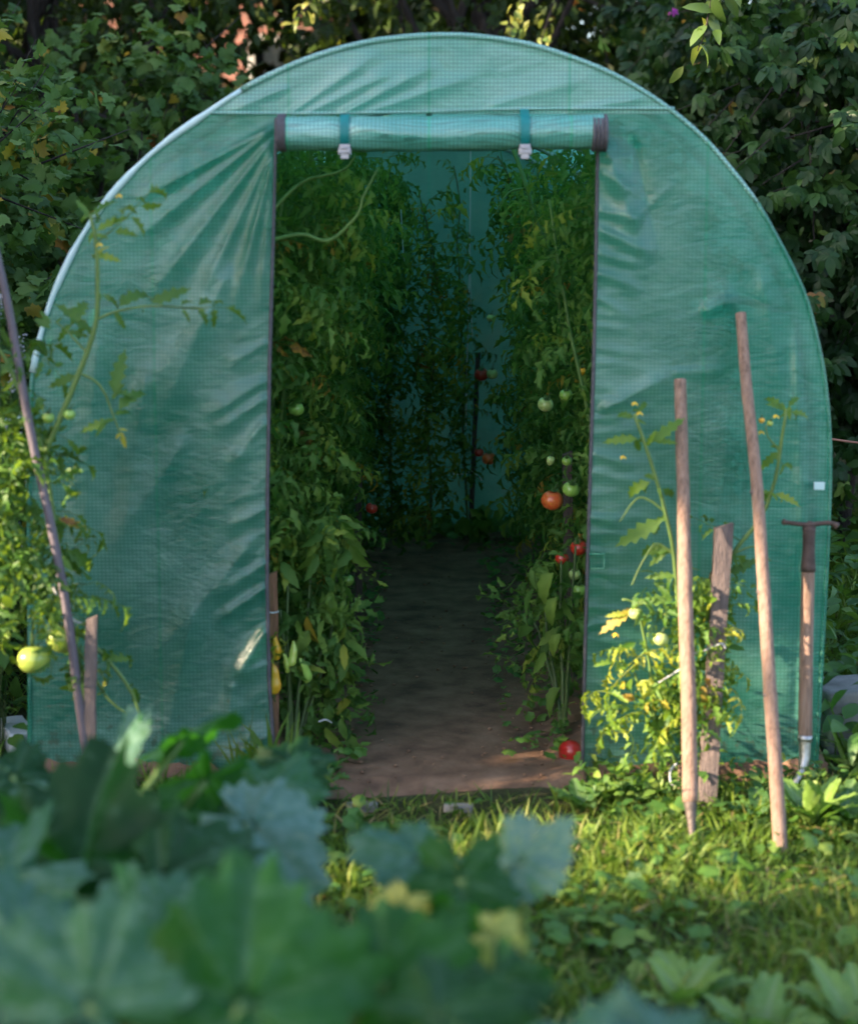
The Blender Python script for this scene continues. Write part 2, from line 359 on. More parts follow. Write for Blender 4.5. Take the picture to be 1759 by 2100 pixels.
# ------------------------------------------------------------------ tunnel outline
OUT = [(62, 1562), (62, 1300), (60, 1050), (62, 900), (68, 770), (95, 650), (130, 560), (172, 480), (225, 405), (290, 335), (352, 283), (420, 236), (488, 190), (560, 152),
       (650, 115), (750, 88), (840, 76), (930, 73), (1010, 79), (1090, 93), (1170, 118), (1250, 150), (1325, 192), (1392, 240), (1450, 292), (1500, 350), (1550, 415),
       (1590, 485), (1625, 552), (1652, 615), (1672, 690), (1688, 770), (1698, 870), (1700, 960), (1696, 1100), (1686, 1300), (1676, 1480), (1671, 1585)]
_o = np.array([P(a, b)[[0, 2]] for a, b in OUT])
_s = smooth_path(np.c_[_o[:, 0], np.zeros(len(_o)), _o[:, 1]], 140)
ARCH = _s[:, [0, 2]]; ARCH[0, 1] = -.02; ARCH[-1, 1] = -.02
top = int(np.argmax(ARCH[:, 1]))
def xl(z): return np.interp(z, ARCH[:top + 1, 1], ARCH[:top + 1, 0])
def xr(z): return np.interp(z, ARCH[top:, 1][::-1], ARCH[top:, 0][::-1])
def ztop(x): return np.interp(x, ARCH[:, 0][8:-30], ARCH[:, 1][8:-30])
_d1 = np.array([P(a, b)[[0, 2]] for a, b in [(567, 236), (566, 290), (560, 500), (553, 750), (549, 1000), (548, 1200), (552, 1400), (566, 1590), (568, 1625)]])
_d2 = np.array([P(a, b)[[0, 2]] for a, b in [(1226, 232), (1225, 300), (1222, 500), (1218, 700), (1212, 900), (1206, 1100), (1200, 1300), (1195, 1500), (1193, 1625)]])
def dl(z): return np.interp(z, _d1[::-1, 1], _d1[::-1, 0])
def dr(z): return np.interp(z, _d2[::-1, 1], _d2[::-1, 0])
ZS = P(900, 234)[2]
# folds of the sheet: (x0,y0,x1,y1,width px,height mm) in picture pixels on the front plane
FOLDS = [(560, 262, 300, 400, 13, 13), (560, 270, 290, 480, 15, 12), (562, 285, 330, 580, 17, 14), (562, 300, 400, 640, 15, 11), (563, 320, 480, 640, 13, 18), (563, 340, 535, 620, 10, 12),
         (470, 560, 330, 850, 26, 12), (430, 640, 300, 800, 20, 6), (545, 780, 430, 850, 14, 9), (547, 815, 450, 880, 11, 10), (547, 860, 470, 960, 14, 8), (548, 700, 470, 750, 10, 6),
         (550, 1285, 478, 1400, 15, 20), (478, 1400, 470, 1480, 16, 12), (549, 1150, 450, 1220, 14, 8), (549, 1200, 450, 1270, 10, 9), (549, 1360, 500, 1380, 8, 7), (560, 1500, 450, 1570, 20, 14),
         (548, 1040, 470, 1080, 12, 5), (520, 1110, 330, 1330, 26, 8), (380, 900, 220, 1140, 30, 8), (300, 760, 250, 1150, 26, 6), (200, 700, 150, 1500, 34, 6), (400, 1250, 330, 1560, 24, 6),
         (590, 238, 760, 120, 10, 10), (620, 238, 820, 140, 11, 9), (700, 236, 880, 140, 12, 13), (740, 236, 960, 160, 11, 8), (590, 180, 480, 225, 9, 6), (1180, 225, 1330, 200, 8, 5),
         (1000, 220, 1200, 160, 14, 4), (1235, 290, 1320, 520, 24, 16), (1300, 290, 1345, 500, 14, -8), (1228, 350, 1300, 400, 12, 8), (1226, 430, 1310, 450, 9, 9), (1226, 470, 1330, 520, 11, 12),
         (1224, 520, 1320, 545, 9, 9), (1222, 560, 1310, 590, 10, 8), (1220, 610, 1280, 640, 8, 6), (1232, 840, 1370, 770, 14, 12), (1380, 765, 1480, 760, 12, 5), (1440, 640, 1505, 610, 14, 9),
         (1212, 930, 1290, 950, 10, 8), (1210, 970, 1330, 990, 12, 6), (1208, 1060, 1280, 1075, 10, 6), (1560, 560, 1620, 900, 26, 6), (1630, 700, 1660, 1500, 16, 10), (1640, 1100, 1630, 1550, 10, -6),
         (1380, 380, 1260, 480, 10, 5), (1300, 1560, 1500, 1545, 12, 5), (1500, 800, 1450, 1300, 30, 6), (1250, 1480, 1420, 1500, 12, 5)]
rr = random.Random(3)
for k in range(34):                                  # puckers gathered at the right door edge
    y0 = 330 + k * 38 + rr.uniform(-10, 10); FOLDS.append((1226 - (y0 - 300) * .026, y0, 1226 + rr.uniform(35, 120), y0 + rr.uniform(-14, 20), rr.uniform(5, 9), rr.uniform(3, 7)))
for k in range(26):                                  # and at the left one
    y0 = 650 + k * 36 + rr.uniform(-10, 10); FOLDS.append((549, y0, 549 - rr.uniform(20, 80), y0 + rr.uniform(5, 40), rr.uniform(5, 8), rr.uniform(2, 5)))
FW = []
for x0, y0, x1, y1, w, h in FOLDS:
    a = P(x0, y0)[[0, 2]]; b = P(x1, y1)[[0, 2]]; FW.append((a, b, w / 820, h / (760 if len(FW) < 48 else 1500)))
def disp(x, z):
    d = np.zeros_like(x)
    for a, b, w, h in FW:
        ab = b - a; L = np.linalg.norm(ab); u = ab / L
        s = ((x - a[0]) * u[0] + (z - a[1]) * u[1]) / L; q = -(x - a[0]) * u[1] + (z - a[1]) * u[0]
        ww = w * (.45 + .75 * np.clip(s, 0, 1))
        tp = np.clip(s / .12 + .45, 0, 1) * np.clip((1.12 - s) / .35, 0, 1)
        d += h * tp * np.exp(-.7 * np.abs(q / ww) ** 1.5)
    return d
def waves(x, z, amp=.0042):
    f = np.array([noise.noise((a * 3.1, b * 2.0, 1.7)) + .45 * noise.noise((a * 9, b * 6, 4.2)) + .25 * noise.noise((a * 22, b * 17, 9)) for a, b in zip(x.ravel(), z.ravel())])
    return f.reshape(x.shape) * amp

tunnel = thing('garden_polytunnel', (0, 0, 0), 'green woven film polytunnel with an arched front and its door rolled up above the opening', 'greenhouse')
def panel(name, X, Z, parent, m=FILM, edge=None, y0=0.0, amp=.0042, flip=False):
    w = np.ones_like(X) if edge is None else edge
    Y = y0 - (disp(X, Z) + waves(X, Z, amp)) * w
    mb = MB(); mb.add(np.stack([X, Y, Z], -1).reshape(-1, 3), [grid_faces(*X.shape)])
    return mb.build(name, m, parent, sheet=np.stack([X, Z, X * 0], -1).reshape(-1, 3))
nz_, nu = 250, 95
zz = np.linspace(-.01, ZS, nz_)[:, None]; u = np.linspace(0, 1, nu)[None, :]
ez = lambda a: np.clip(a / .06, 0, 1)
X = xl(zz) * (1 - u) + dl(zz) * u
panel('front_panel', X, np.broadcast_to(zz, X.shape), tunnel, edge=ez(u) * np.ones_like(X))
X = dr(zz) * (1 - u) + xr(zz) * u
panel('front_panel', X, np.broadcast_to(zz, X.shape), tunnel, edge=ez(1 - u) * np.ones_like(X))
xa, xb = xl(ZS) + .004, xr(ZS) - .004
xx = np.linspace(xa, xb, 190)[None, :]; v = np.linspace(0, 1, 46)[:, None]
Xh = np.broadcast_to(xx, (46, 190)); Zh = ZS * (1 - v) + np.maximum(ztop(xx), ZS + .002) * v
panel('header_panel', Xh, Zh, tunnel, m=film_mat('film_header_lit', (.24, .6, .53), (.55, .84, .8), .12, .5), edge=np.clip((1 - v) / .12, 0, 1) * np.ones_like(Xh), y0=-.004)  # paler copy of the panel film: light from behind put into its colour
# roof / side cover pulled over the hoops
LEN = 4.05
prof = ARCH * 1.0; ys = np.linspace(.0, LEN, 60)
al = np.concatenate([[0], np.cumsum(np.linalg.norm(np.diff(prof, axis=0), axis=1))])
Vc = []; Sc = []
for y in ys:
    sag = .014 * abs(math.sin(PI * y / 1.01)); ctr = np.array([0, .7])
    d = prof - ctr; q = prof - unit(d) * (sag + (.002 if y == 0 else .004)); q[:, 1] = np.where(prof[:, 1] < .1, prof[:, 1], q[:, 1])
    Vc.append(np.c_[q[:, 0], np.full(len(q), y), q[:, 1]]); Sc.append(np.c_[al, np.full(len(q), y), np.zeros(len(q))])
MB().add(np.concatenate(Vc), [grid_faces(60, len(prof))]).build('roof_cover', FILM_R, tunnel, sheet=np.concatenate(Sc))
zz2 = np.linspace(0, ARCH[:, 1].max() - .006, 60)[:, None]; u2 = np.linspace(0, 1, 60)[None, :]
Xb = xl(zz2) * (1 - u2) + xr(zz2) * u2; Zb = np.broadcast_to(zz2, Xb.shape)
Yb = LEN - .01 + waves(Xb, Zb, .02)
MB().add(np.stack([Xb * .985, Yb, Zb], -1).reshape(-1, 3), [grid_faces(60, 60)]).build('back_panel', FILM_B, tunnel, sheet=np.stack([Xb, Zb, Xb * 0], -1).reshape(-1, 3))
# edge pipe and hoops
pp = np.c_[ARCH[:, 0], np.full(len(ARCH), -.006), ARCH[:, 1]]
wobr = .0078 + .0015 * np.sin(np.arange(len(pp)) * .9) + rng.uniform(-.0008, .0008, len(pp))
ia = int(np.argmin(np.abs(ARCH[:top, 1] - P(68, 770)[2]))); ib = int(np.argmin(np.abs(ARCH[:top, 0] - P(520, 172)[0]))); ic = top + int(np.argmin(np.abs(ARCH[top:, 1] - P(1560, 430)[2])))
MB().add(*tube(pp[ia:ib], wobr[ia:ib], 10)).build('edge_pipe', PIPE, tunnel)
for sl_, m_ in ((slice(0, ia + 1), FILM), (slice(ib - 1, ic), HEM), (slice(ic - 1, len(pp)), FILM)):
    Ve, Fe = tube(pp[sl_], np.linspace(.0082, .0055, len(pp[sl_])) if m_ is HEM else .0055, 8); MB().add(Ve, Fe).build('side_hem', m_, tunnel, sheet=Ve[:, [0, 2, 1]])
for y in (.05, 1.02, 2.03, 3.04, LEN - .05):
    q = ARCH * 1.0; q = q - unit(q - np.array([0, .7])) * .03; q[:, 1] = np.maximum(q[:, 1], .0)
    MB().add(*tube(np.c_[q[:, 0], np.full(len(q), y), q[:, 1]], .0115, 8)).build('hoop', PIPE_IN, tunnel)
for x, z in ((0, ARCH[:, 1].max() - .05), (xl(1.2) + .05, 1.2), (xr(1.2) - .05, 1.2)):
    MB().add(*tube([[x, .05, z], [x, 2, z], [x, LEN - .05, z]], .011, 8)).build('purlin', PIPE_IN, tunnel)
# bindings along the door opening
for f in (dl, dr):
    z = np.linspace(.0, ZS - .01, 90); x = f(z); y = -(disp(x, z) + waves(x, z)) - .001
    MB().add(*tube(np.c_[x, y, z], .0048, 6)).build('door_binding', BIND, tunnel)
# folded hem across the top
xs = np.linspace(xa, xb, 80); hz = ZS + .006 + .003 * np.sin(xs * 6) + np.interp(xs, [xa, 0, xb], [-.004, 0, .008])
Vh, Fh = tube(np.c_[xs, -.006 - disp(xs, hz) * .8, hz], .0055 + .0012 * np.sin(xs * 37), 8, ell=.8)
MB().add(Vh, Fh).build('top_hem', HEM, tunnel, sheet=Vh[:, [0, 2, 1]])
# rolled-up door
a = P(576, 272, -.06); b = P(1236, 268, -.06); L = b[0] - a[0]; nr = 90; ns = 40; RR = .0415
V = []; S = []
for i in range(nr):
    t = i / (nr - 1); x = a[0] + L * t
    for j in range(ns):
        th = 2 * PI * j / ns
        r = RR * (1 + .08 * noise.noise((x * 7, math.cos(th) * 1.4, math.sin(th) * 1.4)) + .045 * noise.noise((x * 17 + math.sin(th) * 4, math.cos(th) * 2.2, 3 + math.sin(th) * 2)))
        for cx in (P(706, 270, -.06)[0], P(1076, 270, -.06)[0]): r *= 1 - .07 * math.exp(-((x - cx) / .02) ** 2)
        V.append([x, -.048 + r * math.cos(th), a[2] + (b[2] - a[2]) * t - .004 * math.sin(PI * t) + r * math.sin(th)]); S.append([x, r * th, 0])
roll = MB().add(V, [grid_faces(nr, ns, 0, True)]).build('rolled_door', FILM_ROLL, tunnel, sheet=S)
def spiral(x0, x1, nl, parent):
    """layers of edge binding showing at the end of the roll"""
    mb = MB()
    for k in range(nl):
        t = k / max(nl - 1, 1); x = x0 + (x1 - x0) * t; r = RR * (1.03 - .0 * t)
        th = np.linspace(0, 2 * PI, 33)[:-1]
        ring = np.c_[np.full(32, x), -.048 + (r - .002) * np.cos(th), a[2] + (r - .002) * np.sin(th)]; ring = np.vstack([ring, ring[:1]])
        mb.add(*tube(ring, .0052, 8, False))
    th = np.linspace(0, 6 * PI, 80); rad = RR * (1 - th / (6.6 * PI))
    xe = x1 if x1 > x0 else x1
    mb.add(*tube(np.c_[np.full(80, xe), -.048 + rad * np.cos(th), a[2] + rad * np.sin(th)], .004, 6))
    o = mb.build('end_binding', BIND, parent); return o
spiral(a[0] + .008, a[0] - .004, 3, roll); spiral(b[0] - .022, b[0] + .006, 4, roll)
for px, py in ((706, 238), (1077, 227)):
    c = P(px, 270, -.09); zt = P(px, py, -.06)[2]; cz = a[2] - .0; w = .0105
    path = [(-.012, zt + .008)] + [(-.048 - (RR + .004) * math.cos(q), cz + (RR + .004) * math.sin(q)) for q in np.linspace(1.25, -.95, 16)]
    V = [];
    for (y, z) in path: V += [[c[0] - w, y, z], [c[0] + w, y, z], [c[0] + w, y + .0025, z], [c[0] - w, y + .0025, z]]
    n = len(path); st = MB().add(V, [grid_faces(n, 4, 0, True), np.array([[0, 1, 2, 3]]), np.array([[0, 1, 2, 3]]) + 4 * (n - 1)]).build('strap', STRAP, tunnel, smooth=False)
    yb, zb = path[-1]
    mb = MB()
    bz = zb - .002
    for cc, ss in (((c[0], yb - .004, bz), (.026, .012, .022)), ((c[0], yb - .002, bz - .017), (.020, .010, .014)), ((c[0] - .0135, yb - .004, bz - .006), (.004, .009, .016)), ((c[0] + .0135, yb - .004, bz - .006), (.004, .009, .016)), ((c[0], yb - .011, bz + .003), (.016, .004, .006))):
        mb.add(*box(cc, ss))
    bevel(mb.build('buckle', BUCKLE, st, smooth=False), .002)
# white eyelet patch and stitched square on the film
for px, py, w, h in ((1678, 996, 22, 16),):
    c = P(px, py, -.02); bevel(MB().add(*box(c + np.array([0, -.005, 0]), (w / 820, .003, h / 820))).build('repair_patch', PIPE, tunnel, smooth=False), .001)
sq = [(1208, 1136), (1238, 1136), (1238, 1166), (1210, 1166)]
MB().add(*tube([P(q[0], q[1], -.012) for q in sq], .0022, 5)).build('stitched_square', HEM, tunnel)
bpy.data.objects['stitched_square'].data.attributes.new('sheet', 'FLOAT_VECTOR', 'POINT')

# ------------------------------------------------------------------ ground
def ground_h(x, y): return .012 * noise.noise((x * 1.7, y * 1.7, 0)) - .004
xs = np.concatenate([[-120, -60, -25, -12], np.linspace(-6, 6, 110), [12, 25, 60, 120]]); ysg = np.concatenate([[-60, -25, -12], np.linspace(-6, 10, 130), [14, 25, 60, 150]])
V = [[x, y, ground_h(x, y) if abs(x) < 7 else -.01] for x in xs for y in ysg]
o = MB().add(V, [grid_faces(len(xs), len(ysg))[:, ::-1]]).build('ground', LAWN); tag(o, 'dark earth of the garden under grass and beds', 'ground', kind='structure')
nx, ny = 130, 290
V = []
for i in range(nx):
    for j in range(ny):
        x = -1.04 + 2.06 * i / (nx - 1); y = -.13 + (LEN + .1) * j / (ny - 1)
        edge = min(1, (y + .13) / .12)
        bank = .035 * min(1, max(0, (abs(x - .03) - .25) / .2))
        h = .013 + bank + .003 * noise.noise((x * 5, y * 5, 2)) + (.0015 + bank * .6) * noise.noise((x * 22, y * 20, 5)) + .003 * abs(noise.noise((x * 55, y * 50, 8)))
        z_ = h * edge - .012 * (1 - edge)
        if y < -.005 and not (-.4 < x < .4): z_ = -.04
        V.append([x, y, z_])
o = MB().add(V, [grid_faces(nx, ny)[:, ::-1]]).build('soil_path', SOIL); tag(o, 'trodden bare brown soil path leading through the polytunnel', 'path', kind='structure')
# clods and crumbs of earth
ico = blade(4, .5, 0, .3, .8)[:2]
_ph = (1 + 5 ** .5) / 2
IC = unit(np.array([[-1, _ph, 0], [1, _ph, 0], [-1, -_ph, 0], [1, -_ph, 0], [0, -1, _ph], [0, 1, _ph], [0, -1, -_ph], [0, 1, -_ph], [_ph, 0, -1], [_ph, 0, 1], [-_ph, 0, -1], [-_ph, 0, 1]]))
IF = np.array([[0, 11, 5], [0, 5, 1], [0, 1, 7], [0, 7, 10], [0, 10, 11], [1, 5, 9], [5, 11, 4], [11, 10, 2], [10, 7, 6], [7, 1, 8], [3, 9, 4], [3, 4, 2], [3, 2, 6], [3, 6, 8], [3, 8, 9], [4, 9, 5], [2, 4, 11], [6, 2, 10], [8, 6, 7], [9, 8, 1]])
T_CLOD = [(IC * np.array([1, .8, .55]) * rng.uniform(.7, 1.2, (12, 1)), [IF]) for _ in range(4)]
mb = MB(); n = 2600
x = rng.uniform(-.95, .95, n); y = rng.uniform(-.1, LEN - .1, n); keep = (np.abs(x - .03) > .2) | (rng.random(n) < .3); x = x[keep]; y = y[keep]
inst(mb, T_CLOD, np.c_[x, y, .02 + .03 * np.clip((np.abs(x - .03) - .25) / .2, 0, 1)], rdir(len(x), 0, .1), np.tile([0, 0, 1.], (len(x), 1)), np.minimum(rng.exponential(.0035, len(x)) + .002, .008), 0)
tag(mb.build('soil_crumbs', SOIL), 'loose crumbs and clods of dark soil along the beds', 'soil', kind='stuff')

# ------------------------------------------------------------------ fruit
def fruit_mesh(r, kind='tomato', seed=0):
    n, m = 20, 28; V = []; rg = random.Random(seed); ph = rg.uniform(0, 6)
    for i in range(n):
        a = PI * i / (n - 1)
        for j in range(m):
            b = 2 * PI * j / m
            if kind == 'tomato':
                rib = 1 - .045 * abs(math.sin(b * 2.5 + ph)) * math.sin(a) ** .5 * (1 if a < PI * .6 else .4)
                rad = r * math.sin(a) * rib; z = r * .86 * math.cos(a) - (.16 * r * math.exp(-(a / .35) ** 2))
            elif kind == 'pear':
                rad = r * math.sin(a) * (1 + .25 * math.cos(a)) * (1 - .05 * abs(math.sin(b * 2 + ph))); z = r * 1.15 * math.cos(a)
            else:
                rad = r * math.sin(a) ** .6 * (.7 + .3 * math.cos(a) + .06 * math.sin(a * 5 + ph)) * (1 - .16 * abs(math.sin(b * 1.5 + ph)) ** 2); z = r * 2.1 * math.cos(a)
            V.append([rad * math.cos(b) + (.35 * r * math.sin(a) * (kind == 'pepper')), rad * math.sin(b), z])
    return np.array(V), [grid_faces(n, m, 0, True)]
def add_fruit(parent, pos, r, m, kind='tomato', tilt=(0, 0), name='tomato', label=None, cal=True):
    k = len(WLOC); V, f = fruit_mesh(r, kind, k); R = rotx(tilt[0]) @ roty(tilt[1])
    o = MB().add(V @ R.T + pos, f).build(name, m, parent, loc=pos)
    if label: o['label'] = label
    if cal:
        zt = r * (.70 if kind == 'tomato' else 1.16 if kind == 'pear' else 2.1); mb = MB()
        for q in range(6):
            v, ff, _ = blade(5, .16, 0, .2, -.6); v = v * r * .75; v = v @ rotz(q * PI / 3 + .3).T + [0, 0, zt + .04 * r]
            mb.add(v @ R.T + pos, ff)
        st = np.array([[0, 0, zt], [.1 * r, 0, zt + r * .5], [.35 * r, .1 * r, zt + r * 1.0]]) @ R.T + pos
        mb.add(*tube(st, .0018, 5)); mb.build('calyx', CALYX, o)
    return o

# ------------------------------------------------------------------ tomato plants inside
FRUIT = [
    (1132, 1026, .62, 24, T_ORA, 'tomato', 'large orange turning tomato', 1), (1170, 1003, .5, 18, T_GRN, 'tomato', None, 1), (1118, 829, .9, 17, T_PAL, 'tomato', None, 1),
    (1160, 810, .8, 14, T_GRN, 'tomato', None, 1), (1152, 1145, .55, 15, T_RED, 'tomato', None, 1), (1186, 1123, .45, 18, T_RED, 'tomato', None, 1), (1178, 1178, .45, 13, T_PAL, 'tomato', None, 1),
    (1187, 1211, .4, 16, T_GRN, 'tomato', None, 1), (1128, 945, .8, 9, T_PAL, 'pear', None, 1), (1162, 945, .8, 11, T_GRN, 'tomato', None, 1), (1192, 762, .5, 9, T_YEL, 'pear', None, 1),
    (1009, 767, 3.3, 12, T_PAL, 'tomato', None, 1), (987, 768, 3.5, 15, T_RED, 'tomato', None, 1), (1013, 817, 3.3, 12, T_GRN, 'tomato', None, 1), (1006, 652, 3.4, 9, T_PAL, 'tomato', None, 1),
    (1002, 940, 3.0, 15, T_ORA, 'tomato', None, 1), (982, 928, 3.2, 10, T_RED, 'tomato', None, 1), (762, 1042, 1.6, 13, T_RED, 'tomato', 'dark red tomato half behind a leaf', -1), (607, 838, .5, 17, T_GRN, 'tomato', None, -1),
    (713, 1190, 1.1, 14, T_GRN, 'tomato', None, -1), (628, 1195, .6, 10, T_GRN, 'tomato', None, -1)]
BR = [(600, 485), (640, 482), (690, 490), (720, 460), (745, 415), (760, 375), (650, 362), (690, 350), (1062, 330), (1075, 380), (1095, 440), (1120, 490)]
FC = np.array([P(a[0], a[1], a[2]) for a in FRUIT] + [P(a_, b_, .07) for a_, b_ in ((572, 1330), (600, 1340), (622, 1375), (568, 1395))] + [P(a_, b_, .22) for a_, b_ in BR]); FD = unit(CAM - FC)
def clear_fruit(p, r=.055):
    ok = np.ones(len(p), bool)
    for c, d in zip(FC, FD):
        v = p - c; t = v @ d; ok &= ~((t > -.03) & (t < 3) & (np.linalg.norm(v - t[:, None] * d, axis=1) < r))
    return ok
def inside_ok(p):
    z = p[:, 2]; return (p[:, 0] > xl(z) + .04) & (p[:, 0] < xr(z) - .04) & (p[:, 1] > .045) & (p[:, 1] < LEN - .05) & (z < ztop(p[:, 0]) - .03) & (z > .035)
def tomato_plant(label, x, y, side, nleaf=150, H=1.65, extra_stems=(), lim=.16, group='tomato plants in the tunnel', spread=.17, sc=(.10, .185), name='tomato_plant', zlo=.12, tone_lo=0, wilt=.08):
    root = thing(name, (x, y, .02), label, 'tomato plant', group)
    mb = MB(); paths = []
    for k in range(3):
        dx = rng.uniform(-.16, .16) - side * .06; dy = rng.uniform(-.2, .2); h = H * rng.uniform(.82, 1.05)
        tx = np.clip(x + dx + side * -.05, xl(min(h, 1.7)) + .08, xr(min(h, 1.7)) - .08); h = min(h, ztop(tx) - .06)
        p = smooth_path([[x, y, .0], [x + dx * .3, y + dy * .3, h * .3], [x + dx * .8, y + dy * .7, h * .65], [tx, min(max(y + dy, .08), LEN - .1), h]], 26, .006)
        paths.append(p); mb.add(*tube(p, np.linspace(.009, .0035, 26), 6))
    for s in extra_stems:
        p = smooth_path(s[0], 22, .002); paths.append(p) if s[2] else None; mb.add(*tube(p, np.linspace(s[1], s[1] * .55, 22), 7))
    mb.build('stem', STEM, root)
    pos = []; 
    for p in paths:
        t = rng.uniform(0, 1, nleaf // len(paths)) ** .8; i = t * (len(p) - 1); a = np.floor(i).astype(int).clip(0, len(p) - 2); pos.append(p[a] + (p[a + 1] - p[a]) * (i - a)[:, None])
    pos = np.concatenate(pos); pos = pos[pos[:, 2] > zlo]; n = len(pos)
    f = rng.normal(0, 1, (n, 3)); f[:, 2] *= .45; f[:, 2] += .05; f[:, 0] -= side * .25; f = unit(f)
    s = rng.uniform(sc[0], sc[1], n); pos = pos + f * rng.uniform(0, spread, (n, 1))
    tip = pos + f * s[:, None] * .8 + np.c_[np.zeros(n), np.zeros(n), -s * .35]
    lim_x = np.where(tip[:, 2] > 1.0, lim - (.12 if side < 0 else .0) * (tip[:, 2] - 1.0) / .6, lim + .0 * s) + rng.normal(0, .03, n)
    ok = clear_fruit(pos + f * s[:, None] * .5 - np.c_[np.zeros(n), np.zeros(n), s * .15], .075) & clear_fruit(pos) & inside_ok(tip) & inside_ok(pos) & (side * (tip[:, 0] - .04) > lim_x) & (side * (pos[:, 0] - .04) > lim_x)
    pos, f, s = pos[ok], f[ok], s[ok]; n = len(pos)
    tone = np.clip(rng.normal(.32, .15, n) + .2 * (rng.random(n) < .12) + tone_lo, 0, .74); y_ = rng.random(n) < wilt; tone[y_] = rng.uniform(.72, 1, y_.sum())
    up = unit(np.c_[rng.normal(0, .45, (n, 2)), np.ones(n)])
    fb = MB(); inst(fb, T_TOMATO, pos, f, up, s, tone)
    # small curled leaflets and suckers filling the crown
    m2 = int(n * 1.3); q = pos[rng.integers(0, n, m2)] + rng.normal(0, .06, (m2, 3)); q = q[clear_fruit(q) & inside_ok(q) & (side * (q[:, 0] - .04) > lim)]
    inst(fb, T_LEAFLET, q, rdir(len(q), -.5), rdir(len(q), .8), rng.uniform(.03, .08, len(q)), np.clip(rng.normal(.35, .18, len(q)), 0, 1))
    fb.build('foliage', L_TOM, root)
    return root
ordn = ['', 'second ', 'third ', 'fourth ', 'fifth ', 'sixth ', 'seventh ', 'eighth ']
LEFT = []; RIGHT = []  # rows either side of the path
for k in range(8):
    y = .3 + k * .49
    ex = []
    if k == 0: ex = [([P(560, 492, .2), P(620, 480, .2), P(680, 492, .22), P(735, 445, .22), P(750, 400, .22), P(775, 345, .24)], .0062, False), ([P(560, 430, .2), P(620, 375, .22), P(700, 350, .24), P(730, 318, .24)], .0055, False)]
    lab = ('nearest dark green tomato plant to the left of the path, just inside the door' if k == 0 else f'{ordn[k]}tomato plant from the door in the tangled row left of the path' if k < 7 else 'last tomato plant at the back of the row left of the path')
    LEFT.append(tomato_plant(lab, -.52 + rng.uniform(-.05, .05), y, -1, 520 if k < 5 else 360, 1.66, ex, lim=[.19, .2, .18, .17, .13, .12, .1, .08][k], tone_lo=.08))
    ex = []
    if k == 2: ex = [([P(1050, 300, 1.35), P(1075, 370, 1.3), P(1100, 450, 1.3), P(1135, 530, 1.3), P(1150, 640, 1.3), P(1170, 760, 1.3)], .0075, False), ([P(1079, 385, 1.3), P(1040, 400, 1.3), P(1015, 440, 1.3)], .004, False)]
    lab = ('nearest tomato plant to the right of the path, beside the door edge' if k == 0 else f'{ordn[k]}tomato plant from the door in the row right of the path' if k < 7 else 'last tomato plant at the back of the row right of the path')
    RIGHT.append(tomato_plant(lab, .60 + rng.uniform(-.05, .04), y, 1, 430 if k < 5 else 260, 1.64, ex, lim=[.23, .22, .22, .22, .24, .28, .33, .36][k], tone_lo=.08))
# sparse wilting vines at the far end, tied up to the string
def vine(label, pts, nleaf, yv, tone=.35, sc=(.1, .17)):
    base = G(pts[0][0], pts[0][1]) if yv is None else P(pts[0][0], pts[0][1], yv)
    root = thing('tomato_vine', base, label, 'tomato plant')
    p = smooth_path([P(a, b, yv) for a, b in pts], 40, .004); MB().add(*tube(p, np.linspace(.006, .003, 40), 6)).build('stem', STEMD, root)
    i = rng.uniform(3, 38.9, nleaf); a_ = i.astype(int); pos = p[a_] + (p[a_ + 1] - p[a_]) * (i - a_)[:, None]; n = nleaf
    f = rng.normal(0, 1, (n, 3)); f[:, 2] -= .6; f = unit(f); s = rng.uniform(sc[0], sc[1], n)
    fb = MB(); inst(fb, T_TOMATO, pos, f, unit(np.c_[rng.normal(0, .5, (n, 2)), np.ones(n)]), s, np.clip(rng.normal(tone, .2, n), 0, 1)); 
    q = pos[rng.integers(0, n, n * 2)] + rng.normal(0, .03, (n * 2, 3)); inst(fb, T_LEAFLET, q, rdir(n * 2, -.7), rdir(n * 2, .7), rng.uniform(.025, .05, n * 2), np.clip(rng.normal(tone, .22, n * 2), 0, 1))
    fb.build('foliage', L_TOM, root); return root
VINE = vine('thin tomato vine tied up the white string before the green back wall', [(960, 1105), (955, 1000), (950, 880), (958, 760), (952, 660), (945, 560), (940, 480), (945, 420), (930, 340)], 70, 3.6, .45)
vine('drooping half withered tomato vine left of the white string', [(880, 1100), (885, 980), (875, 860), (890, 740), (880, 640), (890, 540), (860, 400)], 105, 3.0, .5, (.13, .21))
vine('dense tomato vine at the far left end before the back wall', [(800, 1100), (805, 980), (800, 860), (795, 740), (800, 600), (790, 480), (800, 350)], 120, 3.2, .3, (.13, .21))
vine('loose tomato vine leaning over the path high up on the right', [(1075, 1090), (1080, 980), (1090, 860), (1085, 740), (1110, 620), (1080, 500), (1060, 400), (1020, 320)], 100, 2.7, .5, (.13, .21))
# fruit inside, parts of the plant nearest to them
def near(lst, y): return min(lst, key=lambda o: abs(WLOC[o.name][1] - y))
for px, py, yd, rpx, m, kind, lab, side in FRUIT:
    o = near(RIGHT if side > 0 else LEFT, yd); sc = F / (4.6 + yd)
    add_fruit(o, P(px, py, yd), rpx / sc, m, kind, (rng.uniform(.1, .6), rng.uniform(-.3, .3)), label=lab)
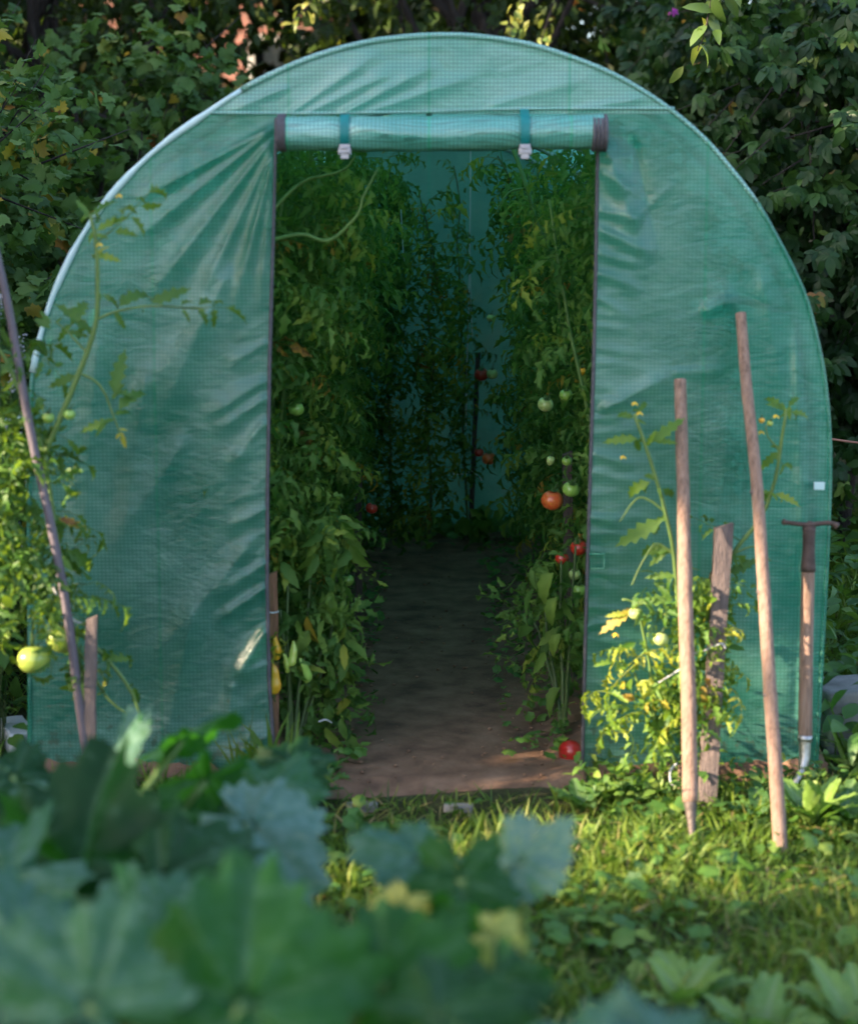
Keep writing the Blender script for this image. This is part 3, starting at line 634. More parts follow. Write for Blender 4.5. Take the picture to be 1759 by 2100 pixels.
# pepper plant at the left door edge
pr = thing('pepper_plant', (-.36, .14, .02), 'low pepper plant with yellow and orange fruit at the left door edge', 'pepper plant')
b0 = np.array([-.36, .14, .02]); mb = MB(); tops = [P(590, 1190, .15), P(640, 1150, .2), P(575, 1250, .12), P(690, 1230, .25), P(660, 1330, .18)]
for t in tops: mb.add(*tube(smooth_path([b0, b0 * .5 + t * .5 + [0, 0, -.03], t], 12, .004), np.linspace(.006, .003, 12), 6))
mb.build('stem', STEMD, pr)
fb = MB(); n = 260; c = np.array([P(a, b, .16) for a, b in zip(rng.uniform(575, 715, n), rng.uniform(1060, 1540, n))]); c[:, 1] += rng.uniform(-.05, .22, n)
ok = c[:, 0] < -.17 - .0 * c[:, 2]; c = c[ok]; n = len(c)
c = c[clear_fruit(c, .02)]; n = len(c); f = np.c_[rng.normal(.2, .7, n), rng.normal(-.3, .6, n), rng.normal(-.7, .6, n)]
T_PEP = [blade(9, w, .12, fo, be, .42, 0, tw)[:2] for w, fo, be, tw in ((.17, .35, .7, .3), (.2, .6, 1.1, -.5), (.15, .3, .4, .3), (.18, .8, 1.4, .7))]
inst(fb, T_PEP, c, f, unit(np.c_[rng.normal(.2, .6, n), rng.normal(-.6, .5, n), rng.uniform(.2, 1, n)]), rng.uniform(.03, .11, n), np.clip(rng.normal(.42, .2, n), 0, .9)); q = c[::3]; inst(fb, T_TOMATO, q, rdir(len(q), -.5), rdir(len(q), .8), rng.uniform(.08, .15, len(q)), np.clip(rng.normal(.4, .2, len(q)), 0, 1))
fb.build('foliage', L_TOM, pr)
for px, py, r, m, tl in ((563, 1328, .016, T_YEL, .1), (598, 1340, .016, T_YG, -.1), (622, 1375, .017, T_GRN, .25), (560, 1393, .019, T_YEL, 0), (585, 1360, .013, T_YG, .2)):
    add_fruit(pr, P(px, py, .07), r, m, 'pepper', (PI + tl, tl), name='pepper')
# plants low at the right-hand door edge
pr2 = thing('pepper_plant', (.37, .35, .02), 'low leafy pepper plant with drooping leaves right of the path', 'pepper plant')
b0 = np.array([.37, .35, .02]); mb = MB(); tops = [P(1110, 1180, .5), P(1150, 1150, .4), P(1180, 1120, .4), P(1090, 1260, .5), P(1170, 1300, .3)]
for t in tops: mb.add(*tube(smooth_path([b0, b0 * .5 + t * .5, t], 12, .004), np.linspace(.006, .003, 12), 6))
mb.build('stem', STEMD, pr2)
fb = MB(); n = 55; c = np.array([P(a, b, .42) for a, b in zip(rng.uniform(1085, 1205, n), rng.uniform(1150, 1420, n))]); c[:, 1] += rng.uniform(-.12, .25, n)
f = np.c_[rng.normal(-.4, .5, n), rng.normal(-.4, .4, n), rng.normal(-.8, .4, n)]
inst(fb, T_PEP, c, f, unit(np.c_[rng.normal(-.2, .6, n), rng.normal(-.6, .5, n), rng.uniform(.2, 1, n)]), rng.uniform(.04, .11, n), np.clip(rng.normal(.4, .17, n), 0, .75))
q = c + rng.normal(0, .03, c.shape); q = q[clear_fruit(q, .04)]; inst(fb, T_TOMATO, q, rdir(len(q), -.5), rdir(len(q), .8), rng.uniform(.10, .17, len(q)), np.clip(rng.normal(.4, .2, len(q)), 0, 1))
for px, py, ln, dx in ((1135, 1175, .115, -.75), (1142, 1225, .10, -.6), (1150, 1300, .085, -.8)):
    inst(fb, T_PEP[3:], P(px, py, .25)[None], np.array([[dx, -.2, -.75]]), np.array([[-.5, -.8, .6]]), ln, .6)
fb.build('foliage', L_TOM, pr2)

def stake(label, a, b, w, m, name='wooden_stake', group=None, dz=None, point=False, cat='stake', sx=1.0):
    a = np.asarray(a, float); b = np.asarray(b, float); n = 14; t = np.linspace(0, 1, n); p = a + (b - a) * t[:, None]
    p += np.cumsum(rng.normal(0, .0009, (n, 3)), 0); mb = MB(); V = []
    d = unit(b - a); x = unit(np.cross(d, [0, 1, 0])); yv = np.cross(x, d)
    for i in range(n):
        ww = w * (1 + rng.uniform(-.05, .05)); q = 1 if not point else min(1, .25 + 6 * (1 - t[i]))
        for sx_, sy in ((-1, -1), (-.3, -1.12), (.35, -1.05), (1, -.95), (1.03, .9), (0, 1), (-1, 1.02)): V.append(p[i] + x * sx_ * ww * q + yv * sy * ww * .75 * q)
    V = np.array(V); V[-7:, 2] += np.array([.6, .2, -.3, -.8, -.5, 0, .7]) * w * .6
    mb.add(V, [grid_faces(n, 7, 0, True)]); k = np.arange(7)
    mb.add(V[-7:], [np.array([[0, 1, 2, 3], [0, 3, 4, 6], [6, 4, 5, 5]])[:2], np.array([[6, 4, 5]])])
    o = mb.build(name, m, None, smooth=False, loc=(a[0], a[1], max(a[2], 0))); return tag(o, label, cat, group)
stake('dark split stake standing in front of the green back wall', P(965, 1112, 3.75), P(979, 722, 3.75), .011, WOODD)
stake('dark square stake among the right tomato row behind the orange tomato', [P(1168, 1300, .95)[0], .95, 0], P(1166, 930, .95), .014, WOODD)
stake('reddish wooden lath at the left door edge above the peppers', [P(561, 1500, .09)[0] + .004, .09, .02], P(559, 1172, .09) + [.006, 0, 0], .012, WOODR)
stake('short dark stake among the pepper leaves left of the path', [P(668, 1500, .35)[0], .35, .02], P(668, 1310, .35), .011, WOODD)
stake('dark stake low in the left row behind the red tomato', [P(735, 1200, 1.8)[0], 1.8, .02], P(733, 960, 1.8), .012, WOODD)
# strings
def string(label, pts, yv, r=.0016, name='support_string', m=STRING):
    o = MB().add(*tube(smooth_path([P(a, b, yv) if len(c) == 0 else P(a, b, c[0]) for a, b, *c in pts], 40), r, 5)).build(name, m, None, loc=P(pts[0][0], pts[0][1], yv)); return tag(o, label, 'string')
string('taut white string hanging down the middle before the back wall', [(965, 300), (964, 420), (962, 560), (960, 660), (957, 760), (955, 880)], 3.62, .0022)
string('second strand of white string just right of the taut one', [(963, 500), (965, 600), (966, 650), (969, 690)], 3.6, .0018)
string('short white string strand curling among the left tomato row', [(822, 430), (825, 480), (827, 520), (830, 536)], 2.9, .0018)
string('white tie knotted round the dark stake at the far end', [(925, 972), (955, 972), (964, 965), (975, 972), (988, 985)], 3.6, .0018)
string('white twine loop round the reddish lath', [(551, 1255), (560, 1257), (572, 1254)], .065, .002)
string('white twine loop round the low dark stake among the peppers', [(655, 1322), (668, 1325), (682, 1322)], .32, .002)
string('white twine lying on the soil by the left door edge', [(654, 1480, .1), (668, 1476, .1), (680, 1482, .12)], .1, .002)
# fallen tomato by the door
ft = thing('fallen_tomato', G(1172, 1558), 'ripe red tomato lying on the soil by the right door edge', 'tomato')
g0 = G(1172, 1562, .02); fo = add_fruit(ft, g0 + np.array([0, .02, .018]),  .036, T_RED2, 'tomato', (-1.0, .7), name='skin', cal=False)

# ------------------------------------------------------------------ outside tools on the right
def round_pole(name, label, cat, pts, rad, m, parts=(), n=30):
    base = np.array(pts[0]); root = thing(name, base, label, cat)
    p = smooth_path(pts, n, .0012); r = np.interp(np.linspace(0, 1, n), np.linspace(0, 1, len(rad)), rad) * (1 + rng.uniform(-.02, .02, n))
    V, f = tube(p, r, 14); MB().add(V, f).build('shaft', m, root); return root
g1 = G(1420, 1738)
def line_y(px, py, y0, y1, ya, yb): return P(px, py, ya + (yb - ya) * (py - y0) / (y1 - y0))
L1 = lambda px, py: line_y(px, py, 1738, 778, g1[1], -.1)
r1 = thing('pointed_tool_handle', g1, 'wooden tool handle with a tapered steel point leaning on the film, left of the pair', 'tool')
pts = [L1(1415, 1645), L1(1412, 1500), L1(1405, 1200), L1(1401, 1000), L1(1394, 779)]
p = smooth_path(pts, 40, .0008); MB().add(*tube(p, np.interp(np.linspace(0, 1, 40), [0, .2, .55, .57, 1], [.0185, .0178, .0175, .0158, .0150]), 16)).build('shaft', WOOD, r1)
p = np.array([L1(1414, 1620), L1(1415, 1648), L1(1417, 1680), L1(1420, 1742)]); MB().add(*tube(smooth_path(p, 12), np.linspace(.0188, .003, 12), 14)).build('steel_point', simple('grey_steel', (.16, .13, .12), (.08, .065, .06), .6, 40, metal=.6, bs=.6), r1)
g2 = G(1600, 1752); L2 = lambda px, py: line_y(px, py, 1752, 643, g2[1], -.06)
r2 = thing('bare_pole', g2, 'long thin bare wooden pole leaning on the film, tallest of the tools', 'pole')
p = smooth_path([L2(1600, 1752), L2(1588, 1550), L2(1573, 1310), L2(1552, 1000), L2(1531, 800), L2(1518, 643)], 50, .0008)
rad = np.linspace(.0165, .0132, 50); rad[14:50:9] *= 1.06; MB().add(*tube(p, rad, 16)).build('shaft', WOOD, r2)
stub = MB()
for q in (14, 23, 32): stub.add(*tube([p[q] + [-.012, -.004, 0], p[q] + [-.0165, -.008, .004]], [.006, .0035], 7))
stub.build('knot', WOODG, r2)
stake('rough grey square stake supporting the outdoor tomato plant', G(1447, 1662) + [0, 0, -.01], P(1478, 1080, -.16), .0205, WOODG)
g3 = P(1655, 1520, -.12)
r3 = thing('hoe_with_crossbar', G(1620, 1622), 'old garden tool with a rusty iron crossbar grip and a bent steel neck', 'tool')
p = smooth_path([P(1650, 1515, -.14), P(1652, 1300, -.12), P(1656, 1170, -.11)], 20, .0006); MB().add(*tube(p, np.linspace(.0175, .0165, 20), 14)).build('shaft', WOOD, r3)
p = smooth_path([P(1656, 1172, -.11), P(1657, 1120, -.105), P(1658, 1080, -.10)], 8); MB().add(*tube(p, [.019, .0185, .017, .016, .0155, .0155, .016, .017], 14)).build('socket', IRON, r3)
p = smooth_path([P(1603, 1070, -.1), P(1625, 1073, -.1), P(1658, 1076, -.102), P(1700, 1072, -.1), P(1716, 1080, -.1)], 24)
rb = np.interp(np.linspace(0, 1, 24), [0, .06, .1, .45, .5, .55, .9, .94, 1], [.006, .0085, .0055, .006, .012, .006, .0055, .0095, .009]); MB().add(*tube(p, rb, 10)).build('crossbar', IRON, r3)
p = smooth_path([P(1649, 1512, -.14), P(1648, 1560, -.15), P(1638, 1590, -.17), P(1618, 1624, -.2)], 20); MB().add(*tube(p, np.interp(np.linspace(0, 1, 20), [0, .45, .55, 1], [.0165, .0135, .009, .007]), 12)).build('steel_neck', STEEL, r3)
MB().add(*tube([P(1650, 1508, -.14), P(1649, 1520, -.142)], .0185, 14)).build('ferrule', STEEL, r3)
# things dimly seen behind the film, and the block outside
def lathe(prof, c, ns=28): 
    V = []; a = np.linspace(0, 2 * PI, ns, endpoint=False)
    for r, z in prof: V.append(np.c_[c[0] + r * np.cos(a), c[1] + r * np.sin(a), np.full(ns, c[2] + z)])
    return np.concatenate(V), [grid_faces(len(prof), ns, 0, True)]
c = P(1315, 1600, .08); c[2] = .03; rt = thing('white_bucket', c, 'white plastic bucket dimly seen behind the right film', 'bucket')
MB().add(*lathe([(.001, .004), (.036, .004), (.045, .14), (.049, .142), (.049, .148), (.043, .148), (.034, .01), (.001, .01)], c)).build('body', WHITEP, rt)
c = P(1508, 1630, .06); c[2] = .02; rt = thing('clay_pot', c, 'reddish clay pot dimly seen behind the right film', 'pot')
MB().add(*lathe([(.001, .002), (.022, .002), (.026, .075)], c)).build('body', CONC, rt); MB().add(*lathe([(.027, .075), (.034, .076), (.034, .094), (.028, .094), (.02, .07), (.001, .06)], c)).build('rim', TERRA, rt)
def rock(c, s, seed, m, name, label, cat, R=None, rough=.06):
    n, k = 14, 22; V = []
    for i in range(n):
        a = PI * i / (n - 1)
        for j in range(k):
            b = 2 * PI * j / k; v = np.array([math.sin(a) * math.cos(b), math.sin(a) * math.sin(b), math.cos(a)]); e = .28
            v = np.sign(v) * np.abs(v) ** e; v = v / max(1e-6, np.max(np.abs(v))) * (1 + rough * noise.noise(tuple(v * 2 + seed)))
            V.append(v * np.array(s) / 2)
    V = np.array(V)
    if R is not None: V = V @ R.T
    o = MB().add(V + c, [grid_faces(n, k, 0, True)]).build(name, m, None, loc=c); return tag(o, label, cat)
cb = P(1735, 1545, .35); rock(np.array([cb[0] + .03, .35, .085]), (.26, .2, .17), 3, CONC, 'concrete_block', 'grey concrete block on the ground beyond the right corner of the tunnel', 'block', rotz(.2))
rock(P(35, 1525, .25) * [1, 1, 0] + [0, 0, .05], (.07, .2, .06), 8, WHITEP, 'white_stone', 'whitish stone by the left corner of the tunnel', 'stone', rotz(.4))
rock(G(743, 1655, .0), (.075, .03, .02), 5, CONC, 'pale_stone', 'small pale stone at the left of the threshold', 'stone', rotz(.1))
rock(G(940, 1658, .0), (.07, .03, .02), 6, CONC, 'pale_stone', 'small pale stone at the middle of the threshold', 'stone', rotz(-.1))
# pale hose and wire far away on both sides
tag(MB().add(*tube(smooth_path([P(-30, 870, .1), P(10, 862, .0), P(60, 855, -.05)], 12), .0045, 8)).build('guy_rod', PIPE, None, loc=P(0, 862, 0)), 'thin pale rod reaching the tunnel from the left edge', 'rod')
tag(MB().add(*tube(smooth_path([P(1700, 900, 1.2), P(1760, 908, 1.4), P(1830, 912, 1.6)], 12), .004, 6)).build('red_cord', TERRA, None, loc=P(1700, 900, 1.2)), 'thin reddish cord stretched above the grass at the right', 'cord')

# ------------------------------------------------------------------ outdoor tomato plants
def out_plant(label, base, stems, leaf_specs, masses, fruits=(), flowers=(), tone=.5, name='tomato_plant', ns=.008, m=L_TOMO, extra_leaves=()):
    root = thing(name, base, label, 'tomato plant'); mb = MB()
    for pts, r in stems:
        p = smooth_path(pts, 30, .001); mb.add(*tube(p, np.linspace(r, r * .55, 30), 7))
    mb.build('stem', STEM, root); fb = MB()
    for pos, tip, s, tn in leaf_specs:           # single compound leaves with a base point, a tip point
        f = tip - pos; L_ = np.linalg.norm(f)
        if L_ > .13: inst(fb, T_TOMATOF, pos[None], f[None], np.array([[rng.normal(0, .3), -.8, .8]]), L_ * 1.1, tn)
        else:
            q = pos + f * .15 + np.c_[0, 0, 0]; f3 = np.array([f, f * .6 + rng.normal(0, .045, 3) - [0, 0, .03], f * .5 + rng.normal(0, .045, 3)]); inst(fb, T_LEAFLET, np.array([q[0], pos + f * .2, pos]), f3, np.array([[rng.normal(0, .3), -1, .5]] * 3), np.array([L_ * 1.05, L_ * .65, L_ * .5]), np.clip(tn + rng.normal(0, .08, 3), 0, 1))
    for c, sig, n, sc, tn in masses:
        c = np.asarray(c); q = c + rng.normal(0, 1, (n, 3)) * sig; f = rng.normal(0, 1, (n, 3)); f[:, 2] -= .35
        inst(fb, T_TOMATOF, q, f, unit(np.c_[rng.normal(0, .6, (n, 2)), np.ones(n)]), rng.uniform(sc * .9, sc * 1.5, n), np.clip(rng.normal(tn, .14, n), 0, 1))
        n2 = n // 2; q = c + rng.normal(0, 1, (n2, 3)) * sig; inst(fb, T_OVATE, q, rdir(n2, -.4), rdir(n2, .7), rng.uniform(.03, .06, n2), np.clip(rng.normal(tn, .2, n2), 0, 1))
    fb.build('foliage', m, root)
    for pos, r, mm in fruits: add_fruit(root, pos, r, mm, 'tomato', (rng.uniform(-.3, .5), rng.uniform(-.3, .3)))
    if flowers:
        for pos in flowers:
            fm = MB()
            for k in range(5):
                v, f, _ = blade(4, .25, 0, .2, .7); fm.add((v * .013) @ (rotx(-.5 if 0 else .2) @ rotz(k * 2 * PI / 5)).T + pos, f)
            fm.add(IC * .003 + pos, [IF]); fm.build('flower', FLOWER, root)
    return root
yA = -.2
pa = lambda x, y, d=0: P(x, y, yA + d)
out_plant('staked tomato plant left of the grey stake, pale fruit and sunlit lower leaves', G(1398, 1610),
    [([G(1398, 1600), pa(1385, 1565), pa(1350, 1500), pa(1322, 1440), pa(1300, 1380)], .007), ([G(1400, 1600), pa(1398, 1480), pa(1395, 1330), pa(1385, 1150), pa(1365, 1050), pa(1345, 980), pa(1322, 910), pa(1300, 850)], .0075),
     ([pa(1345, 1500), pa(1325, 1330), pa(1300, 1240), pa(1275, 1230)], .005), ([pa(1385, 1140), pa(1340, 1120), pa(1295, 1200)], .0035), ([pa(1365, 1050), pa(1310, 1020), pa(1270, 1070)], .0035)],
    [(pa(1325, 915), pa(1395, 860), .9, .5), (pa(1318, 900), pa(1245, 900), .9, .55), (pa(1345, 985), pa(1265, 1010), .9, .45), (pa(1370, 1060), pa(1275, 1110), 1, .45), (pa(1385, 1130), pa(1300, 1120), .9, .5),
     (pa(1305, 850), pa(1330, 815), .9, .4), (pa(1305, 860), pa(1260, 840), .9, .5), (pa(1392, 1230), pa(1310, 1230), .9, .4), (pa(1300, 1250), pa(1235, 1290), .9, .8), (pa(1350, 1000), pa(1400, 1020), .8, .45),
     (pa(1390, 1180), pa(1330, 1180), .9, .5)],
    [(pa(1325, 1410), (.035, .04, .055), 26, .10, .62), (pa(1380, 1450), (.03, .04, .06), 20, .10, .55), (pa(1350, 1480), (.035, .03, .04), 10, .09, .6), (pa(1370, 1250), (.03, .03, .03), 10, .09, .5), (pa(1440, 1290), (.02, .03, .07), 16, .08, .6), (pa(1440, 1430), (.02, .03, .06), 16, .07, .65)],
    [(pa(1303, 1258, -.02), .0175, T_PAL), (pa(1355, 1311, -.02), .0195, T_PAL)], [pa(1301, 826), pa(1311, 846), pa(1277, 936), pa(1262, 1300)])
pb = lambda x, y, d=0: P(x, y, -.14 + d)
out_plant('slender tomato plant rising right of the grey stake toward the long pole', G(1452, 1615),
    [([G(1452, 1620), pb(1455, 1450), pb(1470, 1250), pb(1500, 1140), pb(1560, 1060), pb(1590, 980), pb(1602, 900), pb(1612, 840)], .0075), ([pb(1500, 1140), pb(1540, 1120), pb(1580, 1150)], .003), ([pb(1600, 930), pb(1575, 890), pb(1570, 870)], .003)],
    [(pb(1608, 850), pb(1575, 800), .9, .45), (pb(1612, 845), pb(1668, 850), .95, .6), (pb(1600, 920), pb(1560, 960), .9, .5), (pb(1600, 950), pb(1640, 960), .8, .5), (pb(1580, 1010), pb(1640, 1030), 1, .68), (pb(1585, 1000), pb(1545, 1040), .9, .55),
     (pb(1520, 1110), pb(1430, 1050), 1, .35), (pb(1500, 1130), pb(1560, 1180), .9, .4), (pb(1612, 840), pb(1640, 800), .8, .45), (pb(1485, 1180), pb(1550, 1150), .8, .4)],
    [(pb(1460, 1250), (.03, .03, .05), 16, .09, .5), (pb(1455, 1380), (.025, .03, .06), 18, .08, .55), (pb(1460, 1190), (.02, .03, .02), 6, .08, .5)],
    [(pb(1561, 862), .008, T_YEL), (pb(1578, 868), .008, T_YG)], [pb(1590, 852), pb(1560, 885)])
yL = -.42; pl = lambda x, y, d=0: P(x, y, yL + d)
out_plant('tall tomato plant at the left edge tied to a slanting pole, big green fruit', G(195, 1640) * [1, 0, 1] + [0, yL, 0],
    [([pl(200, 1660), pl(190, 1500), pl(150, 1300), pl(125, 1150), pl(105, 1020), pl(92, 930)], .0095), ([pl(92, 930), pl(140, 820), pl(180, 720), pl(198, 650), pl(200, 560), pl(196, 490), pl(185, 440)], .0075),
     ([pl(92, 930), pl(60, 850), pl(20, 750), pl(-20, 690)], .0075), ([pl(200, 655), pl(250, 635), pl(330, 628), pl(420, 634)], .0032), ([pl(180, 725), pl(140, 680), pl(115, 660)], .0032), ([pl(165, 765), pl(205, 790), pl(230, 850), pl(250, 900)], .0032),
     ([pl(150, 1290), pl(190, 1320), pl(260, 1400), pl(290, 1470)], .006), ([pl(160, 1330), pl(230, 1440), pl(300, 1480)], .0045), ([pl(140, 1270), pl(120, 1230), pl(75, 1260), pl(65, 1320)], .004), ([pl(140, 1260), pl(125, 1260), pl(118, 1290)], .004)],
    [(pl(235, 638), pl(300, 575), .7, .25), (pl(330, 628), pl(455, 640), .8, .3), (pl(300, 628), pl(375, 590), .7, .25), (pl(205, 600), pl(250, 625), .8, .4), (pl(115, 665), pl(60, 650), 1, .35), (pl(140, 680), pl(180, 600), .7, .35), (pl(190, 690), pl(130, 620), .8, .3),
     (pl(230, 820), pl(250, 730), .7, .3), (pl(235, 850), pl(290, 780), .7, .35), (pl(165, 765), pl(105, 790), .9, .3), (pl(235, 860), pl(170, 880), .8, .4), (pl(245, 880), pl(258, 915), .9, .8), (pl(185, 450), pl(230, 400), .9, .45), (pl(190, 480), pl(250, 440), .7, .6), (pl(190, 520), pl(240, 530), .6, .7),
     (pl(188, 450), pl(160, 410), .9, .4), (pl(195, 500), pl(300, 400), .7, .5), (pl(92, 950), pl(30, 900), 1, .4), (pl(110, 1060), pl(175, 1080), .8, .95), (pl(120, 1120), pl(215, 1170), 1, .3), (pl(270, 1400), pl(290, 1450), .9, .4), (pl(210, 1350), pl(260, 1350), .9, .35)],
    [(pl(15, 960), (.045, .04, .05), 19, .13, .22), (pl(25, 1080), (.05, .05, .05), 24, .13, .26), (pl(80, 1180), (.05, .05, .04), 20, .12, .2), (pl(15, 840), (.04, .04, .04), 13, .11, .35), (pl(165, 1180), (.02, .03, .03), 7, .09, .25), (pl(50, 1250), (.045, .03, .03), 12, .09, .5), (pl(180, 1370), (.03, .03, .03), 12, .08, .35), (pl(20, 720), (.04, .04, .04), 8, .11, .35)],
    [(pl(128, 1310, -.03), .0375, T_YG), (pl(70, 1352, -.05), .0385, T_YG), (pl(100, 857), .0145, T_GRN), (pl(143, 850), .014, T_GRN), (pl(12, 1240), .012, T_PAL)], [pl(205, 500), pl(245, 400)])
# its pole and stakes
rp = thing('slanting_pole', pl(178, 1540), 'thin grey-violet pole slanting at the left edge through the tomato plant', 'pole')
b = pl(178, 1545, -.07); t = pl(-25, 440, -.07); b2 = b + (b - t) * (b[2] / (t[2] - b[2])); p = smooth_path([b2 * [1, 1, 0], b, pl(130, 1200, -.07), pl(62, 870, -.07), pl(20, 640, -.07), t], 40, .0006)
MB().add(*tube(p, np.linspace(.0115, .009, 40), 12)).build('shaft', PURP, rp)
stake('short pale-edged wooden stake beside the slanting pole', G(222, 1655) * [1, 0, 0] + [0, yL - .07, 0], pl(186, 1262, -.07), .0125, WOODG)
string('white twine tying the left tomato plant to the short stake', [(110, 1205), (128, 1240), (150, 1270), (175, 1280), (190, 1278)], yL - .03, .0028)
string('white tie wrapped round the grey stake of the outdoor tomato', [(1400, 1345), (1440, 1335), (1465, 1325), (1480, 1320), (1487, 1330)], -.22, .0024)
string('loose double twine between tomato stem and pointed tool', [(1350, 1400), (1375, 1385), (1395, 1372)], -.22, .0024)
string('pale twine loop hanging at the foot of the pointed tool', [(1388, 1565), (1374, 1580), (1375, 1605), (1383, 1610)], -.24, .003)
string('dry pale stem leaning at the foot of the pointed tool', [(1392, 1660), (1392, 1620), (1394, 1570)], -.2, .005, name='dry_stem', m=WOOD)

# ------------------------------------------------------------------ grass, weeds
def in_tunnel(x, y): return (x > -1.08) & (x < 1.05) & (y > -.03) & (y < LEN + .1)
GM = MB(); 
T_GRASS = [blade(5, w, 0, .25, b, .3)[:2] for w, b in ((.035, .6), (.03, 1.2), (.045, 1.7), (.028, .3), (.05, 2.1))]
def scatter(n, x0, x1, y0, y1, s0, s1, dens=None):
    x = rng.uniform(x0, x1, n); y = rng.uniform(y0, y1, n); k = ~in_tunnel(x, y)
    if dens is not None: k &= rng.random(n) < dens(x, y)
    x, y = x[k], y[k]; n = len(x)
    pat = np.array([noise.noise((a * 2.2, b * 2.2, 3)) for a, b in zip(x, y)]); pz = np.array([noise.noise((a * 7, b * 7, 6)) for a, b in zip(x, y)])
    f = np.c_[rng.normal(0, .55, (n, 2)), np.ones(n)]; s = rng.uniform(s0, s1, n) * (1 + .5 * pat) * (1 + .4 * pz)
    tone = np.clip(.42 + .35 * pat + .2 * pz + rng.normal(0, .13, n) + .3 * (rng.random(n) < .06), 0, 1)
    inst(GM, T_GRASS, np.c_[x, y, np.full(n, -.008)], f, np.c_[rng.normal(0, 1, (n, 2)), np.full(n, .1)], s, tone)
dens = lambda x, y: np.where((y > -.42) & (x > -.3) & (x < .42), .22, 1.0) * np.where((y > -.16) & (x > -.42) & (x < .4), .0, 1.0)
scatter(85000, -1.7, 1.7, -2.3, 0, .025, .085, dens)
scatter(9000, -3.0, 3.0, -4.4, -2.3, .03, .1)
scatter(15000, 1.0, 3.2, -.2, 4.5, .06, .2)
scatter(7000, -3.4, -1.05, -.2, 4.5, .06, .18)
n = 2600; x = rng.uniform(-.9, 1.5, n); y = rng.uniform(-1.6, -.12, n); k = ~((x > -.35) & (x < .38) & (y > -.2)); x, y = x[k], y[k]; n = len(x)
inst(GM, T_GRASS[:2], np.c_[x, y, rng.uniform(.0, .025, n)], np.c_[rng.normal(0, 1, (n, 2)), rng.normal(.05, .1, n)], np.tile([0, 0, 1.], (n, 1)), rng.uniform(.04, .12, n), rng.uniform(.85, 1, n))
tag(GM.build('grass', L_GRS), 'short green grass with dry patches around the tunnel', 'grass', kind='stuff')
WM = MB()
T_ROUND = [fan_leaf([(a, .9 + .1 * math.cos(6 * a)) for a in np.linspace(-PI, PI, 13)], c, .08, s)[:2] for s, c in enumerate((-.2, .15, -.4))]
def weeds(n, x0, x1, y0, y1, s0, s1, zmax, temps, tone=.45, dens=None):
    x = rng.uniform(x0, x1, n); y = rng.uniform(y0, y1, n); k = ~in_tunnel(x, y)
    pat = np.array([noise.noise((a * 1.9 + 7, b * 1.9, 3)) for a, b in zip(x, y)]); k &= rng.random(n) < np.clip(.55 + 1.3 * pat, .05, 1)
    if dens is not None: k &= rng.random(n) < dens(x, y)
    x, y, pat = x[k], y[k], pat[k]; n = len(x)
    inst(WM, temps, np.c_[x, y, rng.uniform(.005, zmax, n)], np.c_[rng.normal(0, 1, (n, 2)), rng.normal(.2, .3, n)], np.c_[rng.normal(0, .45, (n, 2)), np.ones(n)], rng.uniform(s0, s1, n), np.clip(rng.normal(tone, .2, n), 0, 1))
weeds(3500, -1.6, 1.6, -2.2, .0, .012, .03, .05, T_ROUND, .5, dens)
weeds(1500, -1.5, 1.5, -2.2, -.02, .02, .045, .05, T_OVATE, .45, dens)
weeds(6500, 1.02, 3.0, -.15, 4.0, .05, .1, .3, T_OVATE, .25)
weeds(3000, -3, -1.06, -.1, 4.0, .04, .09, .25, T_OVATE, .4)
weeds(700, .35, 1.3, -.3, -.03, .02, .045, .1, T_OVATE, .6)
tag(WM.build('weeds', L_WEED), 'low broad-leaved weeds and clover growing through the grass', 'weeds', kind='stuff')
# sprouts inside on the beds
SM = MB(); n = 900; x = np.where(rng.random(n) < .5, rng.uniform(-.34, -.16, n), rng.uniform(.2, .38, n)); y = rng.uniform(.0, 3.8, n)
inst(SM, T_ROUND + T_OVATE, np.c_[x, y, rng.uniform(.03, .07, n)], np.c_[rng.normal(0, 1, (n, 2)), rng.normal(.2, .3, n)], np.c_[rng.normal(0, .45, (n, 2)), np.ones(n)], rng.uniform(.008, .022, n), np.clip(rng.normal(.45, .2, n), 0, 1))
n = 260; inst(SM, T_OVATE + T_ROUND, np.c_[rng.uniform(-.5, .6, n), rng.uniform(3.4, 4.0, n), rng.uniform(.03, .12, n)], rdir(n, .3), rdir(n, 1.), rng.uniform(.02, .06, n), np.clip(rng.normal(.4, .2, n), 0, 1))
tag(SM.build('seedlings', L_WEED), 'scattered small weed seedlings along both edges of the soil path', 'weeds', kind='stuff')

